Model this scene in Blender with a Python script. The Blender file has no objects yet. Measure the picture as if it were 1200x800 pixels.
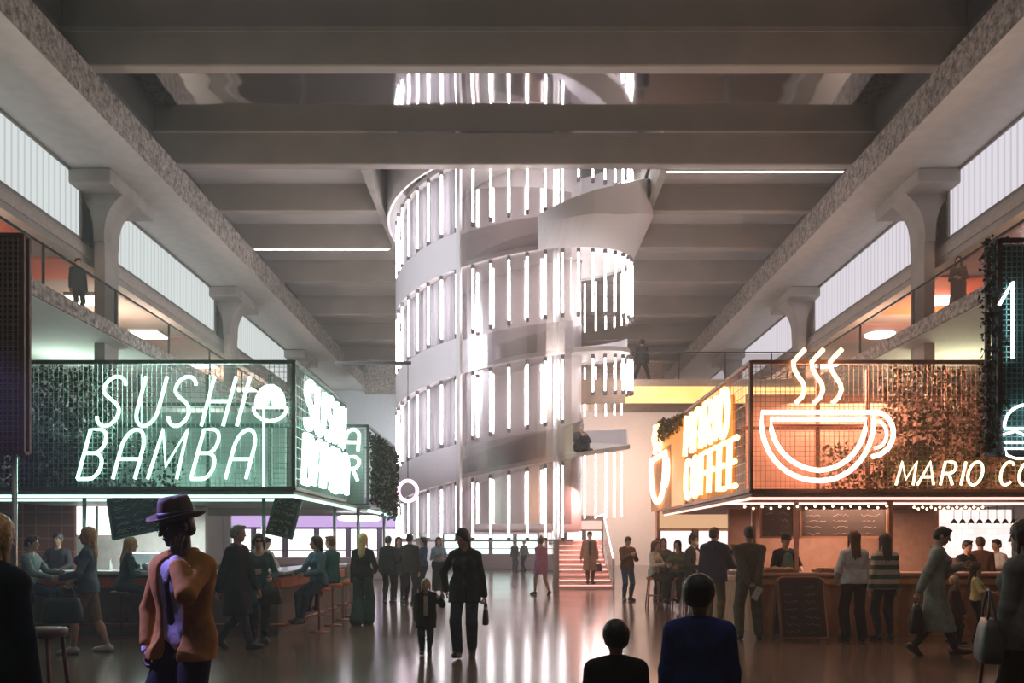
import bpy, math, random
import numpy as np
from mathutils import Vector, Matrix
PI = math.pi
sc = bpy.context.scene
COL = sc.collection
F, U0, V0, CH = 1000.0, 603.0, 637.0, 1.55      # focal length in px of a 1200 wide frame, vanishing point, eye height

def at(u, v, Y):
    """point at depth Y that the camera shows at pixel u, v"""
    return Vector(((u - U0) * Y / F, Y, CH - (v - V0) * Y / F))
def ground(u, v):
    Y = CH * F / (v - V0)
    return Vector(((u - U0) * Y / F, Y, 0))

# ------------------------------------------------------------------ materials
MATS = {}
def _new(name):
    m = bpy.data.materials.new(name); m.use_nodes = True
    nt = m.node_tree; nt.nodes.clear()
    out = nt.nodes.new('ShaderNodeOutputMaterial')
    return m, nt, out
def mat(name, col, rough=0.6, metal=0.0, var=0.12, scale=8.0, bump=0.0, spec=0.4, emit=None, estr=0.0, trans=0.0, alpha=1.0, sheen=0.0):
    """noise-varied principled surface"""
    if name in MATS: return MATS[name]
    m, nt, out = _new(name)
    b = nt.nodes.new('ShaderNodeBsdfPrincipled')
    nt.links.new(b.outputs[0], out.inputs[0])
    b.inputs['Roughness'].default_value = rough; b.inputs['Metallic'].default_value = metal
    b.inputs['Specular IOR Level'].default_value = spec
    b.inputs['Transmission Weight'].default_value = trans
    b.inputs['Alpha'].default_value = alpha
    if sheen: b.inputs['Sheen Weight'].default_value = sheen
    tc = nt.nodes.new('ShaderNodeTexCoord')
    n = nt.nodes.new('ShaderNodeTexNoise'); n.inputs['Scale'].default_value = scale; n.inputs['Detail'].default_value = 3
    nt.links.new(tc.outputs['Object'], n.inputs['Vector'])
    r = nt.nodes.new('ShaderNodeValToRGB'); nt.links.new(n.outputs['Fac'], r.inputs[0])
    r.color_ramp.elements[0].position = 0.3; r.color_ramp.elements[1].position = 0.7
    r.color_ramp.elements[0].color = [max(0, c * (1 - var)) for c in col[:3]] + [1]
    r.color_ramp.elements[1].color = [min(1, c * (1 + var)) for c in col[:3]] + [1]
    nt.links.new(r.outputs[0], b.inputs['Base Color'])
    if bump:
        bp = nt.nodes.new('ShaderNodeBump'); bp.inputs['Strength'].default_value = bump; bp.inputs['Distance'].default_value = 0.02
        nt.links.new(n.outputs['Fac'], bp.inputs['Height']); nt.links.new(bp.outputs[0], b.inputs['Normal'])
    if emit:
        b.inputs['Emission Color'].default_value = list(emit) + [1]; b.inputs['Emission Strength'].default_value = estr
    MATS[name] = m
    return m
def glow(name, col, s):
    """a lamp's surface"""
    if name in MATS: return MATS[name]
    m, nt, out = _new(name)
    e = nt.nodes.new('ShaderNodeEmission'); e.inputs[0].default_value = list(col) + [1]; e.inputs[1].default_value = s
    nt.links.new(e.outputs[0], out.inputs[0])
    MATS[name] = m
    return m
def glassy(name, col=(0.9, 0.95, 0.95), clear=0.85, rough=0.05):
    if name in MATS: return MATS[name]
    m, nt, out = _new(name)
    t = nt.nodes.new('ShaderNodeBsdfTransparent'); t.inputs[0].default_value = list(col) + [1]
    g = nt.nodes.new('ShaderNodeBsdfGlossy'); g.inputs['Roughness'].default_value = rough
    mx = nt.nodes.new('ShaderNodeMixShader'); mx.inputs[0].default_value = 1 - clear
    nt.links.new(t.outputs[0], mx.inputs[1]); nt.links.new(g.outputs[0], mx.inputs[2]); nt.links.new(mx.outputs[0], out.inputs[0])
    MATS[name] = m
    return m
def pattern(name, c1, c2, kind='brick', scale=(1, 1, 1), rough=0.6, rot=(0, 0, 0), metal=0.0, bump=0.3, emit=0.0, mortar=0.03, bw=0.5, bh=0.25, offset=0.5):
    """brick / wave / voronoi patterned surface in object space"""
    if name in MATS: return MATS[name]
    m, nt, out = _new(name)
    b = nt.nodes.new('ShaderNodeBsdfPrincipled'); nt.links.new(b.outputs[0], out.inputs[0])
    b.inputs['Roughness'].default_value = rough; b.inputs['Metallic'].default_value = metal
    tc = nt.nodes.new('ShaderNodeTexCoord'); mp = nt.nodes.new('ShaderNodeMapping')
    mp.inputs['Scale'].default_value = scale; mp.inputs['Rotation'].default_value = rot
    nt.links.new(tc.outputs['Object'], mp.inputs[0])
    if kind == 'brick':
        t = nt.nodes.new('ShaderNodeTexBrick'); t.inputs['Color1'].default_value = list(c1) + [1]
        t.inputs['Color2'].default_value = [c * 0.8 for c in c1] + [1]; t.inputs['Mortar'].default_value = list(c2) + [1]
        t.inputs['Scale'].default_value = 1; t.inputs['Mortar Size'].default_value = mortar
        t.inputs['Brick Width'].default_value = bw; t.inputs['Row Height'].default_value = bh; t.offset = offset
        nt.links.new(mp.outputs[0], t.inputs[0]); colo, fac = t.outputs['Color'], t.outputs['Fac']
    else:
        if kind == 'wave':
            t = nt.nodes.new('ShaderNodeTexWave'); t.inputs['Scale'].default_value = 1; t.inputs['Distortion'].default_value = 0.0
            fac = t.outputs['Fac']
        elif kind == 'wavy':
            t = nt.nodes.new('ShaderNodeTexWave'); t.inputs['Scale'].default_value = 1; t.inputs['Distortion'].default_value = 4.0
            t.inputs['Detail'].default_value = 3; fac = t.outputs['Fac']
        elif kind == 'noise':
            t = nt.nodes.new('ShaderNodeTexNoise'); t.inputs['Scale'].default_value = 1; t.inputs['Detail'].default_value = 6
            t.inputs['Roughness'].default_value = 0.7; fac = t.outputs['Fac']
        else:
            t = nt.nodes.new('ShaderNodeTexVoronoi'); t.inputs['Scale'].default_value = 1; fac = t.outputs['Distance']
        nt.links.new(mp.outputs[0], t.inputs[0])
        r = nt.nodes.new('ShaderNodeValToRGB'); nt.links.new(fac, r.inputs[0])
        r.color_ramp.elements[0].position = 0.35; r.color_ramp.elements[1].position = 0.65
        r.color_ramp.elements[0].color = list(c1) + [1]; r.color_ramp.elements[1].color = list(c2) + [1]
        colo = r.outputs[0]
    nt.links.new(colo, b.inputs['Base Color'])
    if emit:
        nt.links.new(colo, b.inputs['Emission Color']); b.inputs['Emission Strength'].default_value = emit
    if bump:
        bp = nt.nodes.new('ShaderNodeBump'); bp.inputs['Strength'].default_value = bump; bp.inputs['Distance'].default_value = 0.05
        nt.links.new(fac, bp.inputs['Height']); nt.links.new(bp.outputs[0], b.inputs['Normal'])
    MATS[name] = m
    return m

# ------------------------------------------------------------------ objects
def tag(o, label=None, cat=None, group=None, kind=None):
    if label: o['label'] = label
    if cat: o['category'] = cat
    if group: o['group'] = group
    if kind: o['kind'] = kind
    return o
def empty(name, loc, label=None, cat=None, group=None, rz=0.0):
    o = bpy.data.objects.new(name, None); COL.objects.link(o)
    o.location = loc; o.rotation_euler = (0, 0, rz); o.empty_display_size = 0.2
    return tag(o, label, cat, group)
def copy_tree(o, parent=None):
    c = o.copy(); COL.objects.link(c)
    if parent: c.parent = parent
    for ch in list(o.children): copy_tree(ch, c)
    return c
def mesh_np(name, V, Fq, m, parent=None, smooth=True):
    """mesh object from numpy vertices and quads"""
    me = bpy.data.meshes.new(name)
    V = np.asarray(V, np.float32); Fq = np.asarray(Fq, np.int32)
    me.vertices.add(len(V)); me.vertices.foreach_set('co', V.ravel())
    me.loops.add(Fq.size); me.loops.foreach_set('vertex_index', Fq.ravel())
    me.polygons.add(len(Fq)); me.polygons.foreach_set('loop_start', np.arange(0, Fq.size, 4, dtype=np.int32))
    if smooth: me.polygons.foreach_set('use_smooth', np.ones(len(Fq), bool))
    me.update(calc_edges=True); me.validate()
    me.materials.append(m)
    o = bpy.data.objects.new(name, me); COL.objects.link(o)
    if parent: o.parent = parent
    return o

class MB:
    """collects shapes and links them as ONE mesh object"""
    def __init__(s): s.v = []; s.f = []; s.sm = []
    def add(s, vs, fs, smooth=False):
        b = len(s.v); s.v.extend(Vector(v) for v in vs)
        s.f.extend(tuple(b + i for i in f) for f in fs); s.sm.extend([smooth] * len(fs)); return s
    def box(s, x0, x1, y0, y1, z0, z1, M=None, bev=0.0):
        if bev:
            b = bev; vs = []; fs = []
            # chamfered box: three shrunken slabs share corners
            xs, ys, zs = (x0, x1), (y0, y1), (z0, z1)
            idx = {}
            for i in (0, 1):
                for j in (0, 1):
                    for k in (0, 1):
                        sx, sy, sz = (1 if i == 0 else -1) * b, (1 if j == 0 else -1) * b, (1 if k == 0 else -1) * b
                        for a, p in enumerate(((xs[i], ys[j] + sy, zs[k] + sz), (xs[i] + sx, ys[j], zs[k] + sz), (xs[i] + sx, ys[j] + sy, zs[k]))):
                            idx[i, j, k, a] = len(vs); vs.append(p)
            I = lambda i, j, k, a: idx[i, j, k, a]
            fs += [(I(0,0,0,0), I(0,0,1,0), I(0,1,1,0), I(0,1,0,0)), (I(1,0,0,0), I(1,1,0,0), I(1,1,1,0), I(1,0,1,0)),
                   (I(0,0,0,1), I(1,0,0,1), I(1,0,1,1), I(0,0,1,1)), (I(0,1,0,1), I(0,1,1,1), I(1,1,1,1), I(1,1,0,1)),
                   (I(0,0,0,2), I(0,1,0,2), I(1,1,0,2), I(1,0,0,2)), (I(0,0,1,2), I(1,0,1,2), I(1,1,1,2), I(0,1,1,2))]
            for i in (0, 1):
                for j in (0, 1): fs.append((I(i,j,0,0), I(i,j,1,0), I(i,j,1,1), I(i,j,0,1)))
                for k in (0, 1): fs.append((I(i,0,k,0), I(i,1,k,0), I(i,1,k,2), I(i,0,k,2)))
            for j in (0, 1):
                for k in (0, 1): fs.append((I(0,j,k,1), I(1,j,k,1), I(1,j,k,2), I(0,j,k,2)))
            for i in (0, 1):
                for j in (0, 1):
                    for k in (0, 1): fs.append((I(i,j,k,0), I(i,j,k,1), I(i,j,k,2)))
        else:
            vs = [(x0,y0,z0),(x1,y0,z0),(x1,y1,z0),(x0,y1,z0),(x0,y0,z1),(x1,y0,z1),(x1,y1,z1),(x0,y1,z1)]
            fs = [(0,3,2,1),(4,5,6,7),(0,1,5,4),(1,2,6,5),(2,3,7,6),(3,0,4,7)]
        if M is not None: vs = [M @ Vector(v) for v in vs]
        return s.add(vs, fs)
    def tube(s, pts, r, n=8, closed=False, caps=True):
        pts = [Vector(p) for p in pts]; N = len(pts)
        if N < 2: return s
        rs = r if isinstance(r, (list, tuple)) else [r] * N
        vs = []; up = None
        for i, p in enumerate(pts):
            a = pts[(i - 1) % N] if (closed or i > 0) else p
            c = pts[(i + 1) % N] if (closed or i < N - 1) else p
            t = (c - a)
            t = t.normalized() if t.length > 1e-9 else Vector((0, 0, 1))
            if up is None:
                up = Vector((0, 0, 1)) if abs(t.z) < 0.9 else Vector((1, 0, 0))
            x = up - t * up.dot(t)
            if x.length < 1e-5: x = t.orthogonal()
            x.normalize(); up = x; y = t.cross(x)
            for k in range(n):
                q = 2 * PI * k / n
                vs.append(p + (x * math.cos(q) + y * math.sin(q)) * rs[i])
        fs = []
        for i in range(N if closed else N - 1):
            j = (i + 1) % N
            for k in range(n): fs.append((i*n+k, i*n+(k+1)%n, j*n+(k+1)%n, j*n+k))
        if caps and not closed:
            fs.append(tuple(range(n))[::-1]); fs.append(tuple((N-1)*n + k for k in range(n)))
        return s.add(vs, fs, True)
    def lathe(s, prof, c=(0, 0, 0), n=24, M=None):
        """revolve (radius, z) profile about z"""
        c = Vector(c); vs = []; fs = []
        for r, z in prof:
            for k in range(n): vs.append(Vector((r * math.cos(2*PI*k/n), r * math.sin(2*PI*k/n), z)))
        for i in range(len(prof) - 1):
            for k in range(n): fs.append((i*n+k, i*n+(k+1)%n, (i+1)*n+(k+1)%n, (i+1)*n+k))
        fs.append(tuple(range(n))[::-1]); fs.append(tuple((len(prof)-1)*n + k for k in range(n)))
        if M is not None: vs = [M @ v for v in vs]
        return s.add([v + c for v in vs], fs, True)
    def prism(s, poly, a, b, axis='y'):
        """extrude a 2-D outline between a and b along an axis"""
        n = len(poly)
        def P(p, t): return {'y': (p[0], t, p[1]), 'x': (t, p[0], p[1]), 'z': (p[0], p[1], t)}[axis]
        vs = [P(p, a) for p in poly] + [P(p, b) for p in poly]
        fs = [tuple(range(n)), tuple(range(n, 2*n))[::-1]] + [(i, i+n, (i+1)%n+n, (i+1)%n) for i in range(n)]
        return s.add(vs, fs)
    def ball(s, c, r, n=12, M=None):
        r = r if isinstance(r, (list, tuple)) else (r, r, r); c = Vector(c)
        vs = []; fs = []; m = n // 2
        for i in range(m + 1):
            th = PI * i / m
            for k in range(n):
                v = Vector((r[0]*math.sin(th)*math.cos(2*PI*k/n), r[1]*math.sin(th)*math.sin(2*PI*k/n), r[2]*math.cos(th)))
                vs.append((M @ v if M is not None else v) + c)
        for i in range(m):
            for k in range(n): fs.append((i*n+k, (i+1)*n+k, (i+1)*n+(k+1)%n, i*n+(k+1)%n))
        return s.add(vs, fs, True)
    def build(s, name, m, parent=None, local=False, fix=True):
        off = Vector((0, 0, 0))
        if not local:
            if parent is not None:
                p = parent
                while p is not None: off = off + p.location; p = p.parent
            else:
                lo = [min(v[i] for v in s.v) for i in range(3)]; hi = [max(v[i] for v in s.v) for i in range(3)]
                off = Vector(((lo[0]+hi[0])/2, (lo[1]+hi[1])/2, lo[2]))
        me = bpy.data.meshes.new(name)
        me.from_pydata([v - off for v in s.v], [], s.f)
        me.polygons.foreach_set('use_smooth', s.sm)
        me.materials.append(m)
        if fix:
            import bmesh
            bm = bmesh.new(); bm.from_mesh(me); bmesh.ops.recalc_face_normals(bm, faces=bm.faces); bm.to_mesh(me); bm.free()
        me.update()
        o = bpy.data.objects.new(name, me); COL.objects.link(o)
        if parent is not None: o.parent = parent
        elif not local: o.location = off
        return o
def struct(name, mb, m):
    return tag(mb.build(name, m), kind='structure')
def bez(p0, p1, p2, p3, n=10):
    return [((1-t)**3*p0[0]+3*(1-t)**2*t*p1[0]+3*(1-t)*t*t*p2[0]+t**3*p3[0], (1-t)**3*p0[1]+3*(1-t)**2*t*p1[1]+3*(1-t)*t*t*p2[1]+t**3*p3[1]) for t in [i/n for i in range(n+1)]]
def arc(cx, cy, rx, ry, a0, a1, n=12):
    return [(cx + rx*math.cos(math.radians(a0+(a1-a0)*i/n)), cy + ry*math.sin(math.radians(a0+(a1-a0)*i/n))) for i in range(n+1)]
# ------------------------------------------------------------------ figures: signed distance shapes turned into one continuous surface
def A3(*p): return np.array(p, np.float64)
def unit(v):
    n = np.linalg.norm(v); return v / n if n > 1e-9 else A3(0, 0, 1)
def rotz(a): c, s = math.cos(a), math.sin(a); return np.array([[c, -s, 0], [s, c, 0], [0, 0, 1.0]])
def rotx(a): c, s = math.cos(a), math.sin(a); return np.array([[1.0, 0, 0], [0, c, -s], [0, s, c]])
def roty(a): c, s = math.cos(a), math.sin(a); return np.array([[c, 0, s], [0, 1.0, 0], [-s, 0, c]])

def cap(a, b, r1, r2, nrm=None, sq=1.0): return ('c', np.array(a, float), np.array(b, float), r1, r2, nrm, sq)
def ell(c, r, R=None): return ('e', np.array(c, float), np.array(r, float), np.eye(3) if R is None else R)
def plane(p, n): return ('p', np.array(p, float), unit(np.array(n, float)))
def _bbox(p):
    if p[0] == 'c':
        r = max(p[3], p[4]); return np.minimum(p[1], p[2]) - r, np.maximum(p[1], p[2]) + r
    if p[0] == 'e':
        r = max(p[2]); return p[1] - r, p[1] + r
def _dist(p, X, Y, Z):
    if p[0] == 'c':
        _, a, b, r1, r2, nr, sq = p
        px, py, pz = X - a[0], Y - a[1], Z - a[2]; d = b - a
        if nr is not None:
            t = (px*nr[0] + py*nr[1] + pz*nr[2]) * (sq - 1)
            px, py, pz = px + t*nr[0], py + t*nr[1], pz + t*nr[2]; d = d + (sq - 1) * d.dot(nr) * nr
        L = max(d.dot(d), 1e-12)
        h = np.clip((px*d[0] + py*d[1] + pz*d[2]) / L, 0, 1)
        q = np.sqrt((px - h*d[0])**2 + (py - h*d[1])**2 + (pz - h*d[2])**2) - (r1 + (r2 - r1) * h)
        return q / math.sqrt(sq) if sq > 1 else q
    if p[0] == 'e':
        _, c, r, R = p
        dx, dy, dz = X - c[0], Y - c[1], Z - c[2]
        u = [(dx*R[0, i] + dy*R[1, i] + dz*R[2, i]) for i in range(3)]
        k0 = np.sqrt(sum((u[i] / r[i])**2 for i in range(3))); k1 = np.sqrt(sum((u[i] / r[i]**2)**2 for i in range(3))) + 1e-9
        return k0 * (k0 - 1) / k1
    if p[0] == 'p':
        return (X - p[1][0]) * p[2][0] + (Y - p[1][1]) * p[2][1] + (Z - p[1][2]) * p[2][2]
def polygonise(ops, h):
    """ops = [(op, prim, k)]; op u union, s subtract, i intersect"""
    lo = np.full(3, 1e9); hi = np.full(3, -1e9)
    for op, p, k in ops:
        if op == 'u':
            a, b = _bbox(p); lo = np.minimum(lo, a); hi = np.maximum(hi, b)
    lo -= 2.5 * h; hi += 2.5 * h
    n = np.ceil((hi - lo) / h).astype(int) + 1
    D = np.full(n, 0.5, np.float32)
    ax = [(lo[i] + h * np.arange(n[i])).astype(np.float32) for i in range(3)]
    for op, p, k in ops:
        if p[0] == 'p':
            w = (slice(None),) * 3
        else:
            a, b = _bbox(p); m = 2.5 * h + 1.5 * k + 0.02
            i0 = np.clip(np.floor((a - m - lo) / h).astype(int), 0, n); i1 = np.clip(np.ceil((b + m - lo) / h).astype(int) + 1, 0, n)
            if (i1 <= i0).any(): continue
            w = tuple(slice(i0[i], i1[i]) for i in range(3))
        d = _dist(p, ax[0][w[0]][:, None, None], ax[1][w[1]][None, :, None], ax[2][w[2]][None, None, :]).astype(np.float32)
        o = D[w]
        if op == 's': d = -d
        if op == 'u':
            if k > 0: hh = np.clip(0.5 + 0.5 * (o - d) / k, 0, 1); D[w] = o + (d - o) * hh - k * hh * (1 - hh)
            else: D[w] = np.minimum(o, d)
        else:
            if k > 0: hh = np.clip(0.5 - 0.5 * (o - d) / k, 0, 1); D[w] = o + (d - o) * hh + k * hh * (1 - hh)
            else: D[w] = np.maximum(o, d)
    D[0] = D[-1] = 0.5; D[:, 0] = D[:, -1] = 0.5; D[:, :, 0] = D[:, :, -1] = 0.5
    ins = D < 0
    cnt = np.zeros(n - 1, np.int8)
    for i in (0, 1):
        for j in (0, 1):
            for k in (0, 1): cnt += ins[i:n[0]-1+i, j:n[1]-1+j, k:n[2]-1+k]
    act = (cnt > 0) & (cnt < 8)
    I = np.argwhere(act)
    if len(I) == 0: return np.zeros((0, 3)), np.zeros((0, 4), int)
    idx = np.full(n - 1, -1, np.int32); idx[act] = np.arange(len(I))
    cs = {(i, j, k): D[I[:, 0]+i, I[:, 1]+j, I[:, 2]+k] for i in (0, 1) for j in (0, 1) for k in (0, 1)}
    acc = np.zeros((len(I), 3)); num = np.zeros(len(I))
    for a_ in range(3):
        for p in (0, 1):
            for q in (0, 1):
                c0 = [p, q]; c0.insert(a_, 0); c1 = [p, q]; c1.insert(a_, 1)
                f0, f1 = cs[tuple(c0)], cs[tuple(c1)]
                x = (f0 < 0) != (f1 < 0)
                t = np.where(x, f0 / np.where(x, f0 - f1, 1), 0)
                pos = np.tile(np.array(c0, float), (len(I), 1)); pos[:, a_] += t
                acc += pos * x[:, None]; num += x
    V = lo + h * (I + acc / num[:, None])
    Q = []
    for a_ in range(3):
        b_, c_ = (a_ + 1) % 3, (a_ + 2) % 3
        s0 = [slice(1, -1)] * 3; s1 = [slice(1, -1)] * 3
        s0[a_] = slice(0, -1); s1[a_] = slice(1, None)
        A, B = ins[tuple(s0)], ins[tuple(s1)]
        E = np.argwhere(A != B)
        if not len(E): continue
        off = np.ones(3, int); off[a_] = 0
        E = E + off
        sgn = ins[E[:, 0], E[:, 1], E[:, 2]]
        eb = np.zeros(3, int); eb[b_] = 1; ec = np.zeros(3, int); ec[c_] = 1
        g = lambda e: idx[e[:, 0], e[:, 1], e[:, 2]]
        q = np.stack([g(E - eb - ec), g(E - ec), g(E), g(E - eb)], 1)
        q[~sgn] = q[~sgn][:, ::-1]
        Q.append(q)
    return V, np.concatenate(Q)

def ik(a, t, l1, l2, pole):
    d = t - a; L = np.linalg.norm(d)
    if L > (l1 + l2) * 0.999: t = a + d / L * (l1 + l2) * 0.999; d = t - a; L = np.linalg.norm(d)
    L = max(L, abs(l1 - l2) + 1e-3); dn = d / np.linalg.norm(d)
    x = (l1*l1 - l2*l2 + L*L) / (2 * L); hgt = math.sqrt(max(l1*l1 - x*x, 0))
    p = pole - dn * pole.dot(dn)
    return a + dn * x + unit(p) * hgt, t

def skeleton(P):
    """joints in the figure's own frame: faces -y, its left is +x, feet on z=0"""
    H = P.get('H', 1.72); w = P.get('w', 1.0); fem = P.get('fem', 0)
    S = {'H': H, 'w': w, 'fem': fem}
    pel = A3(*P.get('pelvis', (0, 0, 0.53))) * H
    T = rotz(math.radians(P.get('twist', 0))) @ roty(math.radians(P.get('side', 0))) @ rotx(math.radians(P.get('lean', 2)))
    S['T'] = T; S['pel'] = pel; X, Y, Z = T[:, 0], T[:, 1], T[:, 2]; S['X'], S['Y'], S['Z'] = X, Y, Z
    S['waist'] = pel + Z * 0.105 * H; S['chest'] = pel + Z * 0.21 * H
    S['neck'] = pel + Z * 0.305 * H + Y * 0.01 * H
    child = P.get('child', 0); hs = P.get('head', 1.0) * (H * (0.134 if not child else 0.158) / 0.226); S['hs'] = hs
    shw = (0.098 if not fem else 0.088) * H * w
    Rh = T @ rotz(math.radians(P.get('hyaw', 0))) @ roty(math.radians(P.get('hroll', 0))) @ rotx(math.radians(P.get('hpitch', 0) - P.get('lean', 2) * 0.6))
    S['Rh'] = Rh; S['head'] = S['neck'] + Z * 0.022 * H + Rh[:, 2] * 0.125 * hs * 1.02 - Rh[:, 1] * 0.012
    for s, n in ((1, 'L'), (-1, 'R')):
        sh = S['neck'] - Z * 0.040 * H + X * s * shw + Z * P.get('shrug' + n, 0) * 0.02
        S['sh' + n] = sh
        ua, fa = 0.172 * H, 0.15 * H
        df = (s * 0.145 * w * (1 if not fem else .95), -0.03, 0.40)
        t = P.get('hand' + n)
        if t is None: t = df
        ht = A3(*t) * H if not P.get('abs_hands') else A3(*t)
        if P.get('hands_rel', 0) and P.get('hand' + n) is not None: ht = sh + T @ (A3(*t) * H)
        pole = A3(*P.get('elbow' + n, (s * 0.55, 0.8, -0.3)))
        S['el' + n], S['wr' + n] = ik(sh, ht, ua, fa, pole)
        hp = pel + X * s * (0.05 if not fem else 0.054) * H * w - Z * 0.015 * H
        S['hip' + n] = hp
        ft = A3(*P.get('foot' + n, (s * 0.055, 0.0, 0.0))) * H; ft = ft + A3(0, 0, 0.045 * H)
        pole = A3(*P.get('knee' + n, (s * 0.12, -1, 0.0)))
        S['kn' + n], S['an' + n] = ik(hp, ft, 0.247 * H, 0.243 * H, pole)
        ty = math.radians(P.get('toe' + n, s * 12)); tp = math.radians(P.get('tip' + n, 0))
        tf = rotz(ty) @ A3(0, -math.cos(tp), -math.sin(tp)); S['toe' + n] = unit(tf); S['up' + n] = unit(rotz(ty) @ A3(0, -math.sin(tp), math.cos(tp)))
    return S

def torso_ops(S, o=0.0, fem=None, k=0.05, hips=True):
    H, w, X, Y, Z = S['H'], S['w'], S['X'], S['Y'], S['Z']; fem = S['fem'] if fem is None else fem
    U = []
    hw, ww, cw = (0.040, 0.032, 0.044) if not fem else (0.046, 0.020, 0.030)
    if hips: U.append(('u', cap(S['pel'] + X*0.042*H*w, S['pel'] - X*0.042*H*w, (0.066 if not fem else 0.068)*H + o, (0.066 if not fem else 0.068)*H + o, Y, 1.25), k))
    for p, half, r, sq in ((S['pel'] + Z*0.05*H, hw, .060, 1.25), (S['waist'], ww, 0.058 if not fem else .052, 1.2), (S['chest'] - Z*0.03*H, cw, 0.062 if not fem else .058, 1.15), (S['chest'] + Z*0.03*H, cw + .008, 0.062 if not fem else .056, 1.2)):
        U.append(('u', cap(p + X*half*H*w, p - X*half*H*w, r*H + o, r*H + o, Y, sq), k))
    for n in 'LR': U.append(('u', cap(S['neck'] - Z*0.008*H, S['sh' + n] - Z*.006*H, 0.024*H + o, 0.031*H + o), k*.7))
    if fem:
        for s in (1, -1): U.append(('u', ell(S['chest'] + Z*0.0*H + X*s*0.042*H - Y*0.045*H, (0.036*H + o,)*3), 0.03))
    return U
def arm_ops(S, o=0.0, n='L', frac=1.0, k=0.012, cuff=0.0):
    H, w = S['H'], S['w']
    wm = (w if not S['fem'] else 0.88 * w)
    U = [('u', cap(S['sh'+n], S['el'+n], 0.031*H*wm + o, 0.0245*H*wm + o), k)]
    if frac > 0.5:
        f = min(1, (frac - 0.5) * 2); e = S['el'+n] + (S['wr'+n] - S['el'+n]) * f
        U.append(('u', cap(S['el'+n], e, 0.026*H*wm + o, (0.026 + (0.0165 - 0.026)*f)*H*wm + o + cuff), 0.02))
    return U
def leg_ops(S, o=0.0, n='L', k=0.03, flare=0.0, to=1.0, kf=None):
    H, w = S['H'], S['w']; q = 1.0 if not S['fem'] else 0.97
    U = [('u', cap(S['hip'+n], S['kn'+n], 0.048*H*w*q + o, 0.035*H*w*q + o + (flare*.35 if kf is None else kf)), k)]
    if to > 0.5:
        f = min(1, (to - 0.5) * 2); e = S['kn'+n] + (S['an'+n] - S['kn'+n]) * f; m = S['kn'+n] + (S['an'+n] - S['kn'+n]) * min(f, 0.35)
        sh = unit(S['an'+n] - S['kn'+n]); back = S['Y'] - sh * S['Y'].dot(sh)
        if flare <= 0: U.append(('u', cap(S['kn'+n], m + back*0.01*H, 0.034*H*w*q + o, 0.034*H*w*q + o), 0.02)); U.append(('u', cap(m + back*.008*H, e, 0.033*H*w*q + o, (0.021 if f > .9 else .03)*H*w*q + o), 0.02))
        else: U += [('u', cap(S['kn'+n], e, 0.036*H*w*q + o + flare*.35, 0.027*H*w*q + o + flare), 0.02), ('u', cap(S['kn'+n], m + back*.009*H, .035*H*w*q + o, .034*H*w*q + o), .02)]
    return U
def foot_ops(S, n, o=0.0, heel=0.0, boot=0.0):
    H = S['H']; a = S['an'+n]; t = S['toe'+n]; u = S['up'+n]; sd = np.cross(t, u)
    base = a - u * 0.045 * H
    U = [('u', cap(base + u*0.026*H - t*0.022*H, base + u*0.020*H + t*0.085*H, 0.024*H + o, 0.021*H + o), 0.02),
         ('u', cap(base + u*0.024*H + t*0.03*H, base + u*0.019*H + t*0.10*H, 0.024*H + o, 0.017*H + o, u, 1.25), 0.02),
         ('u', cap(a + u*0.005, base + u*0.03*H + t*0.03*H, 0.023*H + o, 0.024*H + o), 0.02)]
    if boot: U.append(('u', cap(a, a + (S['kn'+n] - a) * boot, 0.026*H + o, 0.032*H + o), 0.02))
    U.append(('i', plane(base + u * 0.002, -u), 0.006))
    return U
def head_ops(S):
    hs, R, c = S['hs'], S['Rh'], S['head']
    L = lambda x, y, z: c + R @ (A3(x, y, z) * hs)
    e = lambda p, r: ell(L(*p), np.array(r) * hs, R)
    U = [('u', e((0, .012, .03), (.073, .09, .083)), 0), ('u', e((0, -.02, -.035), (.056, .066, .072)), .03), ('u', e((0, -.058, -.088), (.024, .022, .02)), .02)]
    U += [('s', e((sx*.031, -.097, .006), (.017, .016, .012)), .012) for sx in (1, -1)]
    U += [('u', cap(L(-.03, -.076, .028), L(.03, -.076, .028), .011*hs, .011*hs), .012), ('u', cap(L(0, -.084, .012), L(0, -.104, -.026), .008*hs, .013*hs), .01),
          ('u', e((0, -.083, -.052), (.022, .011, .005)), .006), ('u', e((0, -.080, -.062), (.019, .011, .006)), .006)]
    U += [('u', e((sx*.074, .012, -.004), (.011, .02, .031)), .008) for sx in (1, -1)]
    U += [('u', cap(S['neck'] - S['Z']*0.01, L(0, .02, -.06), 0.031*S['H'], 0.03*S['H'] if not S['fem'] else .026*S['H']), .025)]
    return U
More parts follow.
